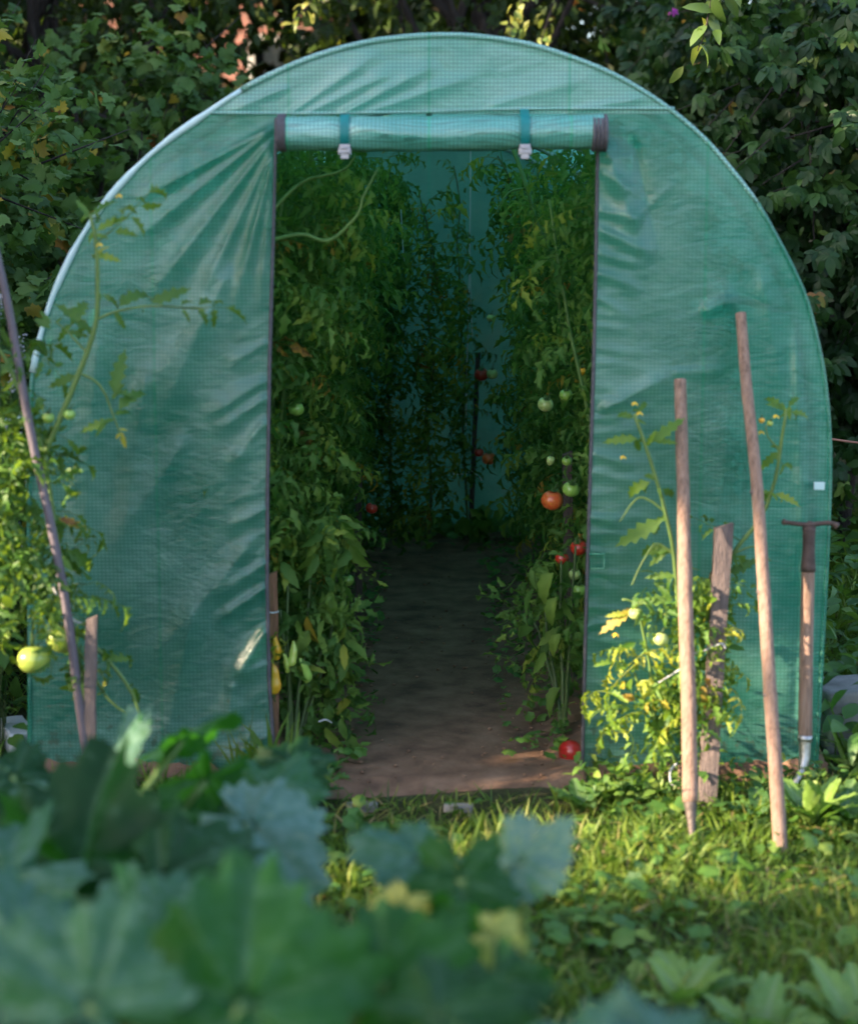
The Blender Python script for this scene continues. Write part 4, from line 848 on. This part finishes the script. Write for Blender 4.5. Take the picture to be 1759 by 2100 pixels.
def rosette(label, base, n, ln, w, tone, name='dock_plant', up=.9, m=L_DOCK, cat='plant', fold=.3, lean=(0, 0)):
    root = thing(name, base, label, cat)
    for k in range(n):
        a = k * 2.4 + rng.uniform(-.3, .3); l = ln * rng.uniform(.7, 1.1)
        nn, nw = 16, 7; t = np.linspace(0, 1, nn); hw = w * l * np.sin(PI * np.clip((t - .18) / .82, 0, 1) ** .62) ** .75 + .0022
        bend = rng.uniform(.3, 1.2); el = up * rng.uniform(.75, 1.15); ang = el - bend * t; V = []; ve = []
        y = np.concatenate([[0], np.cumsum(np.cos(ang[1:]))]) * l / (nn - 1); z = np.concatenate([[0], np.cumsum(np.sin(ang[1:]))]) * l / (nn - 1); ph = rng.uniform(0, 6)
        for i in range(nn):
            for j in range(nw):
                s = (j / (nw - 1)) * 2 - 1; ruf = .34 * hw[i] * s * s * math.sin(i * 2.1 + ph + s)
                V.append([s * hw[i], y[i] - z[i] * 0 - (abs(s) * hw[i] * fold) * math.sin(ang[i]) + ruf, z[i] + abs(s) * hw[i] * fold * math.cos(ang[i]) + ruf]); ve.append(math.exp(-(s / .16) ** 2))
        V = np.array(V) @ rotz(a).T + base + np.array([lean[0] * 0, 0, 0]); mb = MB(); mb.add(V, [grid_faces(nn, nw)], tone=np.clip(tone + rng.uniform(-.15, .15), 0, 1), vein=np.array(ve)); mb.build('leaf', m, root)
    return root
rosette('broad dock plant growing at the foot of the right door edge', G(1192, 1668), 7, .095, .22, .55, up=1.15)
rosette('small sunlit dock plant just right of the threshold', G(1230, 1650), 6, .09, .2, .8, up=1.0)
rosette('tall sunlit leafy weed beside the bent steel neck', G(1665, 1700), 18, .17, .12, .95, up=1.15)
rosette('low leafy weed at the foot of the long pole', G(1560, 1680), 7, .11, .2, .6)
rosette('leafy weed between grey stake and pointed tool', G(1330, 1640), 7, .1, .2, .7)
rosette('sunlit leafy weed at the right edge near the block', G(1735, 1690), 8, .14, .22, .7, up=.9)
rosette('leafy green beet plant in the lower right foreground', G(1560, 2160) , 16, .15, .17, .75, name='beet_plant', up=1.0)
rosette('leafy beet plant at the right edge of the foreground', G(1760, 2130), 14, .17, .18, .7, name='beet_plant', up=.9)
rosette('small bright leafy beet at the lower edge right of the squash', G(1400, 2080), 8, .14, .2, .8, name='beet_plant', up=1.1)
# grass tuft by the left panel corner
tb = G(560, 1640); ts = thing('grass_tuft', tb, 'tall grass tuft at the lower corner of the left panel', 'grass tuft'); mb = MB(); n = 90
inst(mb, T_GRASS, tb + np.c_[rng.normal(0, .045, n), rng.normal(0, .03, n), np.zeros(n)], np.c_[rng.normal(0, .2, (n, 2)), np.ones(n)], rdir(n), rng.uniform(.1, .24, n), np.clip(rng.normal(.45, .12, n), 0, 1)); mb.build('blades', L_GRS, ts)
for i_, (px, py) in enumerate(((668, 1600), (600, 1615), (640, 1640))):
    rosette(['leafy weed by the left side of the path mouth', 'small leafy weed hugging the left door corner', 'leafy weed between squash leaves and threshold'][i_], G(px, py), 9, .1, .2, .55)

# ------------------------------------------------------------------ squash plants in the foreground
def squash_leaf(c, tip, nrm, size, tone, root, base, seed, cup=-.2, wav=.09, label=None):
    nth, nr_ = 96, 12; r = np.random.default_rng(seed); ph = r.uniform(0, 6); V = [[0, 0, 0]]; vein = [1.0]
    lob = [0, 1.2, -1.2, 2.3, -2.3]
    for i in range(1, nr_ + 1):
        q = i / nr_
        for j in range(nth):
            th = -PI + 2 * PI * j / nth
            R_ = .84 + .12 * math.cos(5.1 * th * (1 if abs(th) < 2.6 else 0)) * (1 if abs(th) < 2.6 else 0) + .12 * math.cos(th)
            sinus = 1 / (1 + math.exp(-(PI - abs(th) - .22) * 14)); R_ *= (.25 + .75 * sinus)
            tooth = (1 + .06 * noise.noise((math.sin(th) * 2, math.cos(th) * 2, seed))) + .075 * math.sin(th * 23 + ph) + .03 * math.sin(th * 41 + 2 * ph)
            rad = q * R_ * (tooth if i == nr_ else 1 + (tooth - 1) * .4 * (i == nr_ - 1))
            dv = min(abs((th - l + PI) % (2 * PI) - PI) for l in lob); dd = dv * q
            z = cup * q * q + wav * 1.45 * q ** 1.6 * math.sin(5 * th + ph) + .07 * q * abs(math.sin(2.55 * th)) + .05 * q * q * noise.noise((th * 1.5, q * 2, seed)) + .04 * q * math.sin(11 * th + ph * 2) * q - .035 * math.exp(-(dd / .06) ** 2) + .03 * noise.noise((rad * math.sin(th) * 5, rad * math.cos(th) * 5, seed))
            V.append([rad * math.sin(th), rad * math.cos(th), z]); vein.append(math.exp(-(dd / .035) ** 2) * (1 - .5 * q))
    V = np.array(V) * size * .93; n = nth; k = np.arange(n)
    fs = [np.stack([np.zeros(n, int), 1 + k, 1 + (k + 1) % n], -1), grid_faces(nr_, nth, 1, True)]
    Rm = frames(np.asarray(tip, float)[None], np.asarray(nrm, float)[None])[0]
    W = V @ Rm.T + c; mb = MB(); mb.add(W, fs, tone=np.clip(tone + .0 * W[:, 0], 0, 1), vein=np.array(vein)); o = mb.build('leaf', L_ZUC, root)
    if label: o['label'] = label
    mid = (c + base) / 2 + [r.uniform(-.03, .03), r.uniform(-.03, .03), .04]
    MB().add(*tube(smooth_path([base, mid, c - Rm[:, 2] * .004], 14), np.linspace(.011, .007, 14), 8)).build('leafstalk', STEM, o)
def D(px, py, d): return P(px, py, CAM[1] + d)
def squash(label, base, leaves):
    root = thing('squash_plant', base, label, 'squash plant', 'squash plants in the foreground')
    for i, (px, py, d, tip, nrm, s, tone, *lb) in enumerate(leaves):
        if tone < .5 and i % 3 == 1: tone = .6 + .06 * (i % 2)
        squash_leaf(D(px, py, d), tip, nrm, s, tone, root, np.array(base) + [rng.uniform(-.04, .04), rng.uniform(-.04, .04), .02], int(px + py), cup=rng.uniform(-.28, -.1), label=lb[0] if lb else None)
squash('big squash plant whose grey-green leaves fill the lower left', (-.72, -1.75, 0), [
    (215, 1570, 3.15, (.3, -.3, .35), (-.25, -.5, .85), .14, .69), (130, 1630, 3.0, (-.6, -.4, -.2), (-.2, -.4, 1), .12, .3), (30, 1590, 3.1, (-.6, .2, .2), (.2, -.5, 1), .12, .35),
    (370, 1515, 3.1, (.85, -.1, .5), (-.45, .35, .8), .115, .58, 'upright leaf glowing bright green'), (545, 1610, 3.0, (.7, -.2, .0), (.15, -.5, .9), .11, .62), (510, 1690, 2.75, (.75, -.4, -.4), (.3, -.6, .8), .15, .72),
    (160, 1800, 2.5, (.1, .3, .8), (-.3, -.9, .25), .2, .12), (20, 1800, 2.4, (-.7, -.2, -.5), (-.5, -.7, .5), .15, .3), (330, 1800, 2.45, (.6, -.2, -.4), (.35, -.85, .55), .17, .35), (590, 1560, 3.3, (.7, .3, .1), (.2, -.3, 1), .10, .3),
    (420, 1600, 2.95, (-.3, .1, -.7), (-.3, .6, .6), .10, .5), (290, 1660, 2.8, (.2, -.5, -.5), (.5, -.2, .6), .09, .45)])
squash('squash plant with the broadest ribbed leaf at the bottom of the picture', (-.42, -2.75, 0), [
    (500, 2060, 1.8, (.0, .55, .85), (.03, -.9, .45), .165, .58, 'broad ribbed leaf, the nearest of all'), (190, 2060, 1.75, (-.7, .1, .5), (-.4, -.7, .6), .12, .42), (40, 1930, 2.05, (-.7, -.1, .2), (-.3, -.6, .7), .12, .66), (790, 2010, 1.9, (.7, .1, .4), (.4, -.6, .7), .1, .5),
    (300, 1930, 2.2, (-.4, .4, .5), (-.3, -.7, .6), .11, .66), (110, 2150, 1.7, (-.5, -.5, -.2), (-.3, -.5, .9), .1, .2), (900, 2080, 1.8, (.6, .2, .1), (.2, -.4, .9), .09, .35), (620, 1850, 2.35, (.5, .2, -.4), (.5, .3, .8), .08, .5)])
squash('squash plant with ragged blue-grey leaves in front of the lawn', (.08, -2.15, 0), [
    (1065, 1765, 2.45, (.8, .1, .6), (-.45, -.55, .75), .09, .74, 'ragged blue-grey leaf lifted at its tip'), (860, 1760, 2.5, (-.8, .1, .25), (.1, -.35, .95), .1, .66), (945, 1800, 2.35, (.0, -.45, -.85), (.1, -.9, .35), .09, .4), (830, 1850, 2.3, (-.3, -.6, -.5), (0, -.8, .6), .05, .92, 'small yellowed leaf'),
    (1010, 1915, 2.15, (.7, -.3, -.2), (.1, -.8, .6), .042, .86, 'small yellowed leaf with pale edges'), (880, 1930, 2.1, (-.1, -.5, -.6), (-.3, -.8, .6), .075, .5), (1020, 2010, 2.0, (.3, -.5, -.5), (.2, -.7, .6), .075, .35), (940, 1850, 2.3, (.3, .5, -.5), (.4, .6, .4), .06, .55)])
squash('squash plant just peeping in at the bottom edge', (.42, -3.2, 0), [
    (1330, 2130, 1.7, (.4, .4, .1), (0, -.5, 1), .08, .68), (1230, 2150, 1.65, (-.6, .2, .1), (0, -.4, 1), .07, .35), (1480, 2180, 1.6, (.6, .1, .1), (.1, -.4, 1), .07, .3)])

# ------------------------------------------------------------------ hedge, bushes, trees behind
GAPS = [(500, 105, .3), (555, 130, .16), (430, 125, .2)]     # thin places in the foliage where the house shows
HOUSE_SPOT = P(510, 110, 14.4)
def crown(mb, ells, n, temps, s0, s1, tone, droop=-.3, spray=9, twig=None, tsd=.13, shell=.45, yel=.03):
    """sprays of leaves on short twigs spread through a set of ellipsoids"""
    vol = np.array([e[3] * e[5] for e in ells]); ch = rng.choice(len(ells), n // spray, p=vol / vol.sum()); E = np.array(ells)[ch]; m = len(ch)
    d = rdir(m); rad = (rng.uniform(shell ** 3, 1, m)) ** (1 / 3) * (1 + .12 * rng.normal(size=m)); c = E[:, :3] + d * E[:, 3:6] * rad[:, None]; 
    out = unit(d / E[:, 3:6] + rng.normal(0, .5, (m, 3)) + [0, 0, droop]); L = rng.uniform(.1, .28, m) * (s1 / .06) ** .5
    ctone = tone + rng.normal(0, tsd, m) + .06 * d[:, 2]
    t = rng.uniform(-.3, 1, (m, spray)); pos = c[:, None] + out[:, None] * (t * L[:, None])[..., None] + rng.normal(0, .018, (m, spray, 3))
    f = out[:, None] * .5 + rng.normal(0, .6, (m, spray, 3)) + [0, -.15, droop]; up = rng.normal(0, .45, (m, spray, 3)) + [0, -.35, 1] + d[:, None] * .4
    tn = ctone[:, None] + rng.normal(0, .07, (m, spray)); y_ = rng.random((m, spray)) < yel; tn[y_] = rng.uniform(.82, 1, y_.sum())
    pos = pos.reshape(-1, 3); k = pos[:, 2] > .02
    for a_, b_, rg_ in GAPS:
        d_ = unit(ray(a_, b_)); v_ = pos - CAM; t_ = v_ @ d_; k &= ~((np.linalg.norm(v_ - t_[:, None] * d_, axis=1) < rg_ * t_ / 14) & (t_ > 9.5) & (rng.random(len(pos)) < .6))
    k &= ~((pos[:, 0] > -1.12) & (pos[:, 0] < 1.1) & (pos[:, 1] > -.05) & (pos[:, 1] < LEN + .12) & (pos[:, 2] < 2.0))
    v_ = pos - HOUSE_SPOT; t_ = v_ @ SUN; k &= ~((np.linalg.norm(v_ - t_[:, None] * SUN, axis=1) < .75) & (t_ > 0))
    inst(mb, temps, pos[k], f.reshape(-1, 3)[k], up.reshape(-1, 3)[k], rng.uniform(s0, s1, k.sum()), np.clip(tn.reshape(-1)[k], 0, 1))
    if twig is not None:
        for i in range(0, m, max(1, m // 120)): twig.add(*tube([c[i] - out[i] * L[i] * .8, c[i], c[i] + out[i] * L[i]], [.004, .003, .0015], 4))
def woody(name, label, cat, base, ells, n, temps, s0, s1, m, tone=.4, group=None, r=.05, nb=7, spray=9, droop=-.3, tsd=.13, shell=.45, yel=.03, part='crown', tpart='trunk'):
    root = thing(name, base, label, cat, group); tb = MB(); base = np.array(base, float); E = np.array(ells)
    zt = max(e[2] for e in ells)
    trunk = smooth_path([base, base + [.05, .02, zt * .3], np.array([E[:, 0].mean(), E[:, 1].mean(), zt * .6]), np.array([E[:, 0].mean(), E[:, 1].mean(), zt])], 16, .01)
    tb.add(*tube(trunk, np.linspace(r, r * .3, 16), 9))
    for k in range(nb):
        e = E[k % len(E)]; a_ = trunk[rng.integers(4, 13)]; tgt = e[:3] + rdir(1)[0] * e[3:6] * .7
        p = smooth_path([a_, (a_ + tgt) / 2 + rng.normal(0, .06, 3), tgt], 10, .012); tb.add(*tube(p, np.linspace(r * .4, r * .1, 10), 6))
    fb = MB(); crown(fb, ells, n, temps, s0, s1, tone, droop, spray, tb, tsd, shell, yel); tb.build(tpart, BARK, root); fb.build(part, m, root); return root
# left bushes with lobed leaves
woody('currant_bush', 'light green currant bush with lobed leaves close to the left side of the tunnel', 'bush', (-1.75, 1.6, 0), [(-1.75, 1.5, 1.0, .5, .7, .75), (-1.6, 1.8, 1.55, .42, .6, .42), (-1.45, 1.0, .7, .28, .5, .55)], 5200, T_MAPLE, .03, .062, L_MAP, .48, r=.03, shell=.3, yel=.05)
woody('currant_bush', 'yellow speckled currant bush further left behind the slanting pole', 'bush', (-2.45, 2.4, 0), [(-2.4, 2.3, 1.1, .6, .7, .9), (-2.1, 2.8, 1.7, .5, .6, .5)], 4800, T_MAPLE, .035, .065, L_MAP, .5, r=.03, shell=.3, yel=.13)
woody('currant_bush', 'tall currant bush with a loose light green top above the left shoulder of the arch', 'bush', (-1.5, 4.6, 0), [(-1.6, 4.7, 1.5, .6, .5, .8), (-1.25, 4.8, 2.1, .3, .4, .35), (-2.3, 4.4, 1.6, .6, .5, .8)], 4200, T_MAPLE, .04, .075, L_MAP, .42, r=.03, shell=.3)
# dark trees behind
woody('plum_tree', 'dark plum tree behind the left part of the tunnel', 'tree', (-2.0, 6.6, 0), [(-2.2, 6.6, 2.3, 1.3, .9, 1.3), (-1.4, 6.3, 3.2, 1.0, .8, .8), (-3.2, 6.4, 3.0, 1.0, .8, 1.0)], 12000, T_OVATE, .05, .085, L_DRK, .38, 'trees behind the tunnel', .09, 22, shell=.2)
woody('plum_tree', 'dark plum tree with bare looking limbs right behind the crest of the tunnel', 'tree', (.4, 7.0, 0), [(.2, 6.9, 2.9, 1.1, .8, 1.0), (-.4, 6.8, 3.7, 1.1, .8, .7), (1.1, 6.9, 3.2, .9, .8, .9), (.3, 7, 1.6, 1.2, .7, .9)], 10000, T_OVATE, .05, .085, L_DRK, .38, 'trees behind the tunnel', .09, 26, shell=.2)
woody('plum_tree', 'dark plum tree behind the right shoulder of the tunnel', 'tree', (2.2, 7.2, 0), [(2.0, 7.0, 2.8, 1.0, .8, 1.1), (2.9, 6.9, 2.4, 1.1, .9, 1.5), (1.9, 7, 3.8, 1.3, .8, .6), (1.6, 7, 1.6, 1, .7, .9)], 11000, T_OVATE, .05, .085, L_DRK, .38, 'trees behind the tunnel', .09, 22, shell=.2)
# creeper thicket on the right
woody('creeper', 'dark five-leaved creeper draping down beyond the right side of the arch', 'creeper', (1.75, 3.2, 0), [(1.85, 3.2, 1.5, .5, .6, .9), (1.65, 3.4, 2.0, .42, .5, .4), (1.75, 3.0, .9, .35, .5, .4)], 4200, T_CREEP, .06, .1, L_CRE, .35, r=.03, droop=-.9, shell=.3, part='foliage', tpart='stem')
woody('creeper', 'dense creeper mass at the right edge of the garden', 'creeper', (2.7, 3.8, 0), [(2.7, 3.8, 1.4, .7, .7, 1.3), (2.5, 4.2, 2.4, .7, .6, .6)], 4400, T_CREEP, .06, .1, L_CRE, .32, r=.03, droop=-.9, shell=.3, part='foliage', tpart='stem')
woody('creeper', 'shadowed creeper reaching up behind the right shoulder', 'creeper', (1.8, 5.2, 0), [(1.8, 5.2, 1.7, .9, .5, 1.2), (1.6, 5.3, 2.5, .7, .5, .4), (3.0, 5.2, 2.2, .8, .5, 1.2)], 5000, T_CREEP, .06, .1, L_CRE, .3, r=.03, droop=-.8, shell=.3, part='foliage', tpart='stem')
# far wood closing the view
fm = MB()
crown(fm, [(x_, 10.5 + (i_ % 2) * .8, 3.0, 1.9, 1.2, 3.3) for i_, x_ in enumerate(np.linspace(-9, 9, 11))] + [(x_, 11.8, 4.5, 2.2, 1.3, 4.5) for x_ in np.linspace(-9, 9, 10)], 110000, T_SIMPLE, .1, .18, .3, shell=.5, spray=10)
crown(fm, [(x_, 13.5, 4.0, 2.6, 1.0, 5.5) for x_ in np.linspace(-12, 12, 10)], 40000, T_SIMPLE, .18, .3, .28, shell=.3, spray=10)
tag(fm.build('far_foliage', L_DRK), 'dark mass of trees closing the garden behind', 'trees', kind='stuff')
# sunlit sprigs
def sprig(label, root_px, tip_px, yv, n, s, tone, thick=.006, mlt=L_SPR, name='branch', temps=T_OVATE, side=1.0):
    a_, b_ = P(*root_px, yv), P(*tip_px, yv - .1); root = thing(name, a_, label, 'branch'); p = smooth_path([a_, (a_ + b_) / 2 + [0, 0, .05], b_], 14, .01)
    MB().add(*tube(p, np.linspace(thick, .002, 14), 6)).build('twig', BARK, root); fb = MB(); t = rng.uniform(.25, 1, n); q = np.array([p[int(k * 13)] for k in t]) + rng.normal(0, .03, (n, 3))
    d = unit(b_ - a_); inst(fb, temps, q, d * .5 + rng.normal(0, .6, (n, 3)) * side, rng.normal(0, .4, (n, 3)) + [0, -.7, 1], rng.uniform(s * .6, s * 1.1, n), np.clip(rng.normal(tone, .2, n), 0, 1)); fb.build('leaves', mlt, root); return root
sprig('sunlit leafy sprig hanging in at the upper right', (1475, -20), (1430, 105), 2.4, 17, .125, .3)
sprig('yellow-lit branch left of the top centre', (700, -60), (600, 45), 5.6, 26, .075, .8)
sprig('yellow-lit twig dangling right of the top centre', (1110, -50), (1040, 80), 5.6, 34, .075, .75)
sprig('yellow-lit twig just beyond the crest at the right', (1180, -50), (1110, 80), 5.8, 24, .07, .7)
sprig('light green shoot arching above the left shoulder of the arch', (285, 330), (305, 235), 3.9, 22, .075, .3, mlt=L_MAP, temps=T_MAPLE)
sprig('long pale creeper shoot hanging at the right', (1660, 300), (1680, 560), 3.0, 26, .05, .35, mlt=L_SPR, side=.5)
# white-flowered mint at the left edge
mr = thing('mint_plant', G(20, 1500) * [1, 0, 0] + [0, .15, 0], 'mint with whitish flower spikes at the left edge behind the slanting pole', 'mint'); b0 = WLOC[mr.name]; sm = MB(); lf = MB(); fl = MB()
for k in range(34):
    tp_ = P(rng.uniform(-60, 62), rng.uniform(600, 1120), .15 + rng.uniform(-.1, .3)); bb = b0 + [rng.uniform(-.1, .05), rng.uniform(-.05, .1), 0]; p = smooth_path([bb, (bb + tp_) / 2 + [rng.uniform(-.04, .04), 0, 0], tp_], 14, .004); sm.add(*tube(p, .002, 4))
    q = p[rng.integers(4, 13, 14)]; inst(lf, T_SIMPLE, q, rng.normal(0, 1, (14, 3)) + [0, 0, -.2], np.tile([0, -.3, 1.], (14, 1)), rng.uniform(.03, .055, 14), np.clip(rng.normal(.45, .15, 14), 0, 1))
    q = tp_ + np.c_[rng.normal(0, .004, 24), rng.normal(0, .004, 24), rng.uniform(-.05, .01, 24)]; inst(fl, T_CLOD, q, rdir(24), rdir(24), rng.uniform(.003, .006, 24), .5)
sm.build('stem', STEMD, mr); lf.build('leaves', L_WEED, mr); fl.build('flower_spike', L_MINT, mr)
# purple blossom
pf = thing('purple_flower', P(1380, 22, 5.0), 'single magenta blossom among the dark leaves at the top right', 'flower'); mb = MB()
for k in range(6): v, f, _ = blade(4, .3, 0, .2, .6); mb.add((v * .035) @ (rotx(.9) @ rotz(k * PI / 3)).T + P(1380, 22, 5.0), f)
mb.build('petals', PURPLE, pf)

# ------------------------------------------------------------------ house beyond
def brick_mat():
    m, nt, out = mat('brick'); v = coords(nt, (1, 1, 1), (PI / 2, 0, 0)); b = nt.nodes.new('ShaderNodeTexBrick'); nt.links.new(v, b.inputs['Vector'])
    b.inputs['Scale'].default_value = 4.2; b.inputs['Color1'].default_value = (.42, .2, .17, 1); b.inputs['Color2'].default_value = (.34, .15, .125, 1); b.inputs['Mortar'].default_value = (.36, .28, .26, 1)
    p = N(nt, 'ShaderNodeBsdfPrincipled', Roughness=.85); nt.links.new(b.outputs[0], p.inputs['Base Color']); nt.links.new(p.outputs[0], out.inputs[0]); return m
hs = thing('brick_house', (-3.2, 17, 0), 'pinkish brick house glimpsed through the leaves at the upper left', 'house')
MB().add(*box((-3.2, 17, 2.6), (7, 5, 5.2))).build('wall', brick_mat(), hs, smooth=False)
MB().add([[-7.1, 14.1, 5.2], [.7, 14.1, 5.2], [.7, 19.9, 5.2], [-7.1, 19.9, 5.2], [-7.1, 17, 7.4], [.7, 17, 7.4]], [np.array([[0, 1, 5, 4], [2, 3, 4, 5], [0, 3, 2, 1]]), np.array([[0, 4, 3], [1, 2, 5]])]).build('roof', TERRA, hs, smooth=False)
for x_ in (-5.4, -1.2):
    w_ = MB().add(*box((x_, 14.47, 2.6), (1.1, .08, 1.4))).build('window', simple('dark_glass', (.03, .04, .05), (.02, .03, .04), .1, 3), hs, smooth=False)
    mb = MB()
    for cc, ss in (((x_ - .58, 14.46, 2.6), (.07, .12, 1.54)), ((x_ + .58, 14.46, 2.6), (.07, .12, 1.54)), ((x_, 14.46, 3.34), (1.09, .12, .07)), ((x_, 14.46, 1.86), (1.09, .12, .07)), ((x_, 14.42, 2.6), (.05, .04, 1.4))): mb.add(*box(cc, ss))
    mb.build('frame', WHITEP, w_, smooth=False)

# ------------------------------------------------------------------ unseen trees added left of the picture to hold off the sun, with shaped gaps
LIT = []                                             # (centre, radius) of places the crown gaps are shaped to light
def lit(px, py, y, r): LIT.append((P(px, py, y), r))
for py in range(1080, 1720, 50): lit(1395 + (py - 1080) * .03, py, -.3, .085)
for py in range(1130, 1760, 50): lit(1575, py, -.32, .09)
for py in range(1290, 1560, 50): lit(1655, py, -.14, .06)
for a_, b_, c_ in ((1480, 1100, .05), (1300, 1270, .07), (1350, 1330, .07), (1280, 1380, .07), (1330, 1440, .08), (1380, 1520, .07), (1450, 1500, .08)): lit(a_, b_, -.2, c_)
for a_, b_, c_ in ((1000, 1800, .12), (1100, 1790, .14), (1250, 1810, .17), (1400, 1790, .17), (1550, 1780, .18), (1700, 1770, .18), (1700, 1680, .13), (1600, 1700, .14), (1450, 1720, .12), (1320, 1750, .1), (750, 1800, .08)): LIT.append((G(a_, b_), c_))
for a_, b_, c_ in ((128, 1310, .06), (70, 1350, .06), (50, 1240, .03), (130, 1230, .03), (60, 1080, .02), (150, 1500, .03), (205, 1480, .03), (20, 1180, .02), (210, 1400, .03)): lit(a_, b_, yL, c_)
lit(522, 1350, 0, .035); LIT.append((D(400, 1490, 3.1), .09)); LIT.append((D(160, 1290, 4.1), .05)); lit(95, 665, 0, .03); lit(140, 560, 0, .03); lit(1230, 1330, 0, .05); lit(640, 1420, .2, .04); lit(600, 1330, .1, .05)
for a_, b_, y_, c_ in ((1445, 50, 2.3, .15), (1450, 100, 2.3, .12), (620, 20, 5.5, .16), (1050, 50, 5.5, .16), (1120, 50, 5.7, .14), (520, 110, 14.4, .8), (1690, 60, 6, .15), (1560, 300, 6.2, .12), (1720, 190, 5, .1)): lit(a_, b_, y_, c_)
LC = np.array([c for c, _ in LIT]); LR = np.array([r for _, r in LIT])
def shade_tree(label, base, ells, n):
    root = thing('added_shade_tree', base, label, 'tree', 'unseen shade trees added left of the tunnel'); tb = MB(); base = np.array(base, float)
    tb.add(*tube(smooth_path([base, base + [.1, 0, 2], base + [0, .1, 5]], 14, .02), np.linspace(.2, .06, 14), 10)); tb.build('trunk', BARK, root)
    E = np.array(ells)[rng.integers(0, len(ells), n)]; d = rdir(n); p = E[:, :3] + d * E[:, 3:6] * rng.uniform(.3, 1, (n, 1)) ** .4; p = p[p[:, 2] > .05]
    keep = np.ones(len(p), bool)
    for c, r in LIT:
        v = c - p; t = v @ (-SUN); q = np.linalg.norm(v - t[:, None] * (-SUN), axis=1); keep &= ~((q < r + .08 + rng.normal(0, .02, len(p))) & (t > 0))
    if k_ in (1, 2):  # extra leaves added along the sun rays to shade the left panel
        gx, gz = np.meshgrid(np.arange(-1.0, -.36, .05), np.arange(.1, 1.75, .05)); tg = np.c_[gx.ravel(), np.zeros(gx.size), gz.ravel()]
        ex = tg + SUN * ((-6.2 - tg[:, 0]) / SUN[0])[:, None] + rng.normal(0, .02, tg.shape) + np.array([.9 * (k_ - 1.5), 0, 0]) * 0
        kk = np.ones(len(ex), bool)
        for c, r in LIT:
            v = c - ex; t = v @ (-SUN); q = np.linalg.norm(v - t[:, None] * (-SUN), axis=1); kk &= ~((q < r + .1) & (t > 0))
        p = np.concatenate([p[keep], ex[kk]]); keep = np.ones(len(p), bool)
    p = p[keep]; n = len(p); fb = MB(); inst(fb, T_SIMPLE, p, rdir(n, -.3), SUN + rng.normal(0, .55, (n, 3)), rng.uniform(.17, .26, n), np.clip(rng.normal(.4, .15, n), 0, 1)); fb.build('crown', L_DRK, root)
for k_, (y_, lab) in enumerate(((-4.2, 'unseen shade tree added left of and behind the photographer'), (-1.6, 'unseen shade tree added level with the squash bed, far left'), (1.0, 'unseen shade tree added level with the tunnel mouth, far left'), (3.6, 'unseen shade tree added level with the back of the tunnel, far left'), (6.2, 'unseen shade tree added beyond the currant bushes, far left'))):
    shade_tree(lab, (-6.2 + .3 * (k_ % 2), y_, 0), [(-6.2, y_, 1.2, .8, 1.7, 1.5), (-6.2, y_, 3.0, .9, 1.8, 1.7), (-6.2, y_, 4.9, .9, 1.7, 1.5)], 14000)

# ------------------------------------------------------------------ light, world, camera
w = bpy.data.worlds.new('World'); bpy.context.scene.world = w; w.use_nodes = True; nt = w.node_tree; nt.nodes.clear()
sky = nt.nodes.new('ShaderNodeTexSky'); sky.sky_type = 'NISHITA'; sky.sun_disc = False; sky.sun_elevation = math.radians(21); sky.sun_rotation = math.atan2(SUN[0], SUN[1])
sky.air_density = .9; sky.dust_density = 2.5; sky.ozone_density = .5
bg = nt.nodes.new('ShaderNodeBackground'); bg.inputs[1].default_value = .15; ow = nt.nodes.new('ShaderNodeOutputWorld'); nt.links.new(sky.outputs[0], bg.inputs[0]); nt.links.new(bg.outputs[0], ow.inputs[0])
sl = bpy.data.lights.new('sun', 'SUN'); sl.energy = 5; sl.angle = math.radians(.8); sl.color = (1, .78, .54); so = bpy.data.objects.new('sun', sl); C.objects.link(so)
so.rotation_euler = Vector(SUN).to_track_quat('Z', 'Y').to_euler(); so.location = Vector(SUN) * 10
cd = bpy.data.cameras.new('camera'); co = bpy.data.objects.new('camera', cd); C.objects.link(co); bpy.context.scene.camera = co
co.location = CAM; co.rotation_euler = (PI / 2 - TH, 0, 0); cd.sensor_fit = 'VERTICAL'; cd.sensor_height = 24; cd.lens = 24 * F / 2100; cd.clip_end = 500; cd.clip_start = .05
cd.dof.use_dof = True; cd.dof.focus_distance = 6.1; cd.dof.aperture_fstop = cd.lens / 1000 / .025
s = bpy.context.scene; s.view_settings.view_transform = 'Standard'; s.view_settings.look = 'None'; s.view_settings.exposure = 2.25; s.view_settings.gamma = 1
s.render.engine = 'CYCLES'; s.cycles.max_bounces = 8; s.cycles.transparent_max_bounces = 12; s.cycles.diffuse_bounces = 4; s.cycles.glossy_bounces = 3; s.cycles.transmission_bounces = 4
s.cycles.use_denoising = True; s.cycles.sample_clamp_indirect = 6
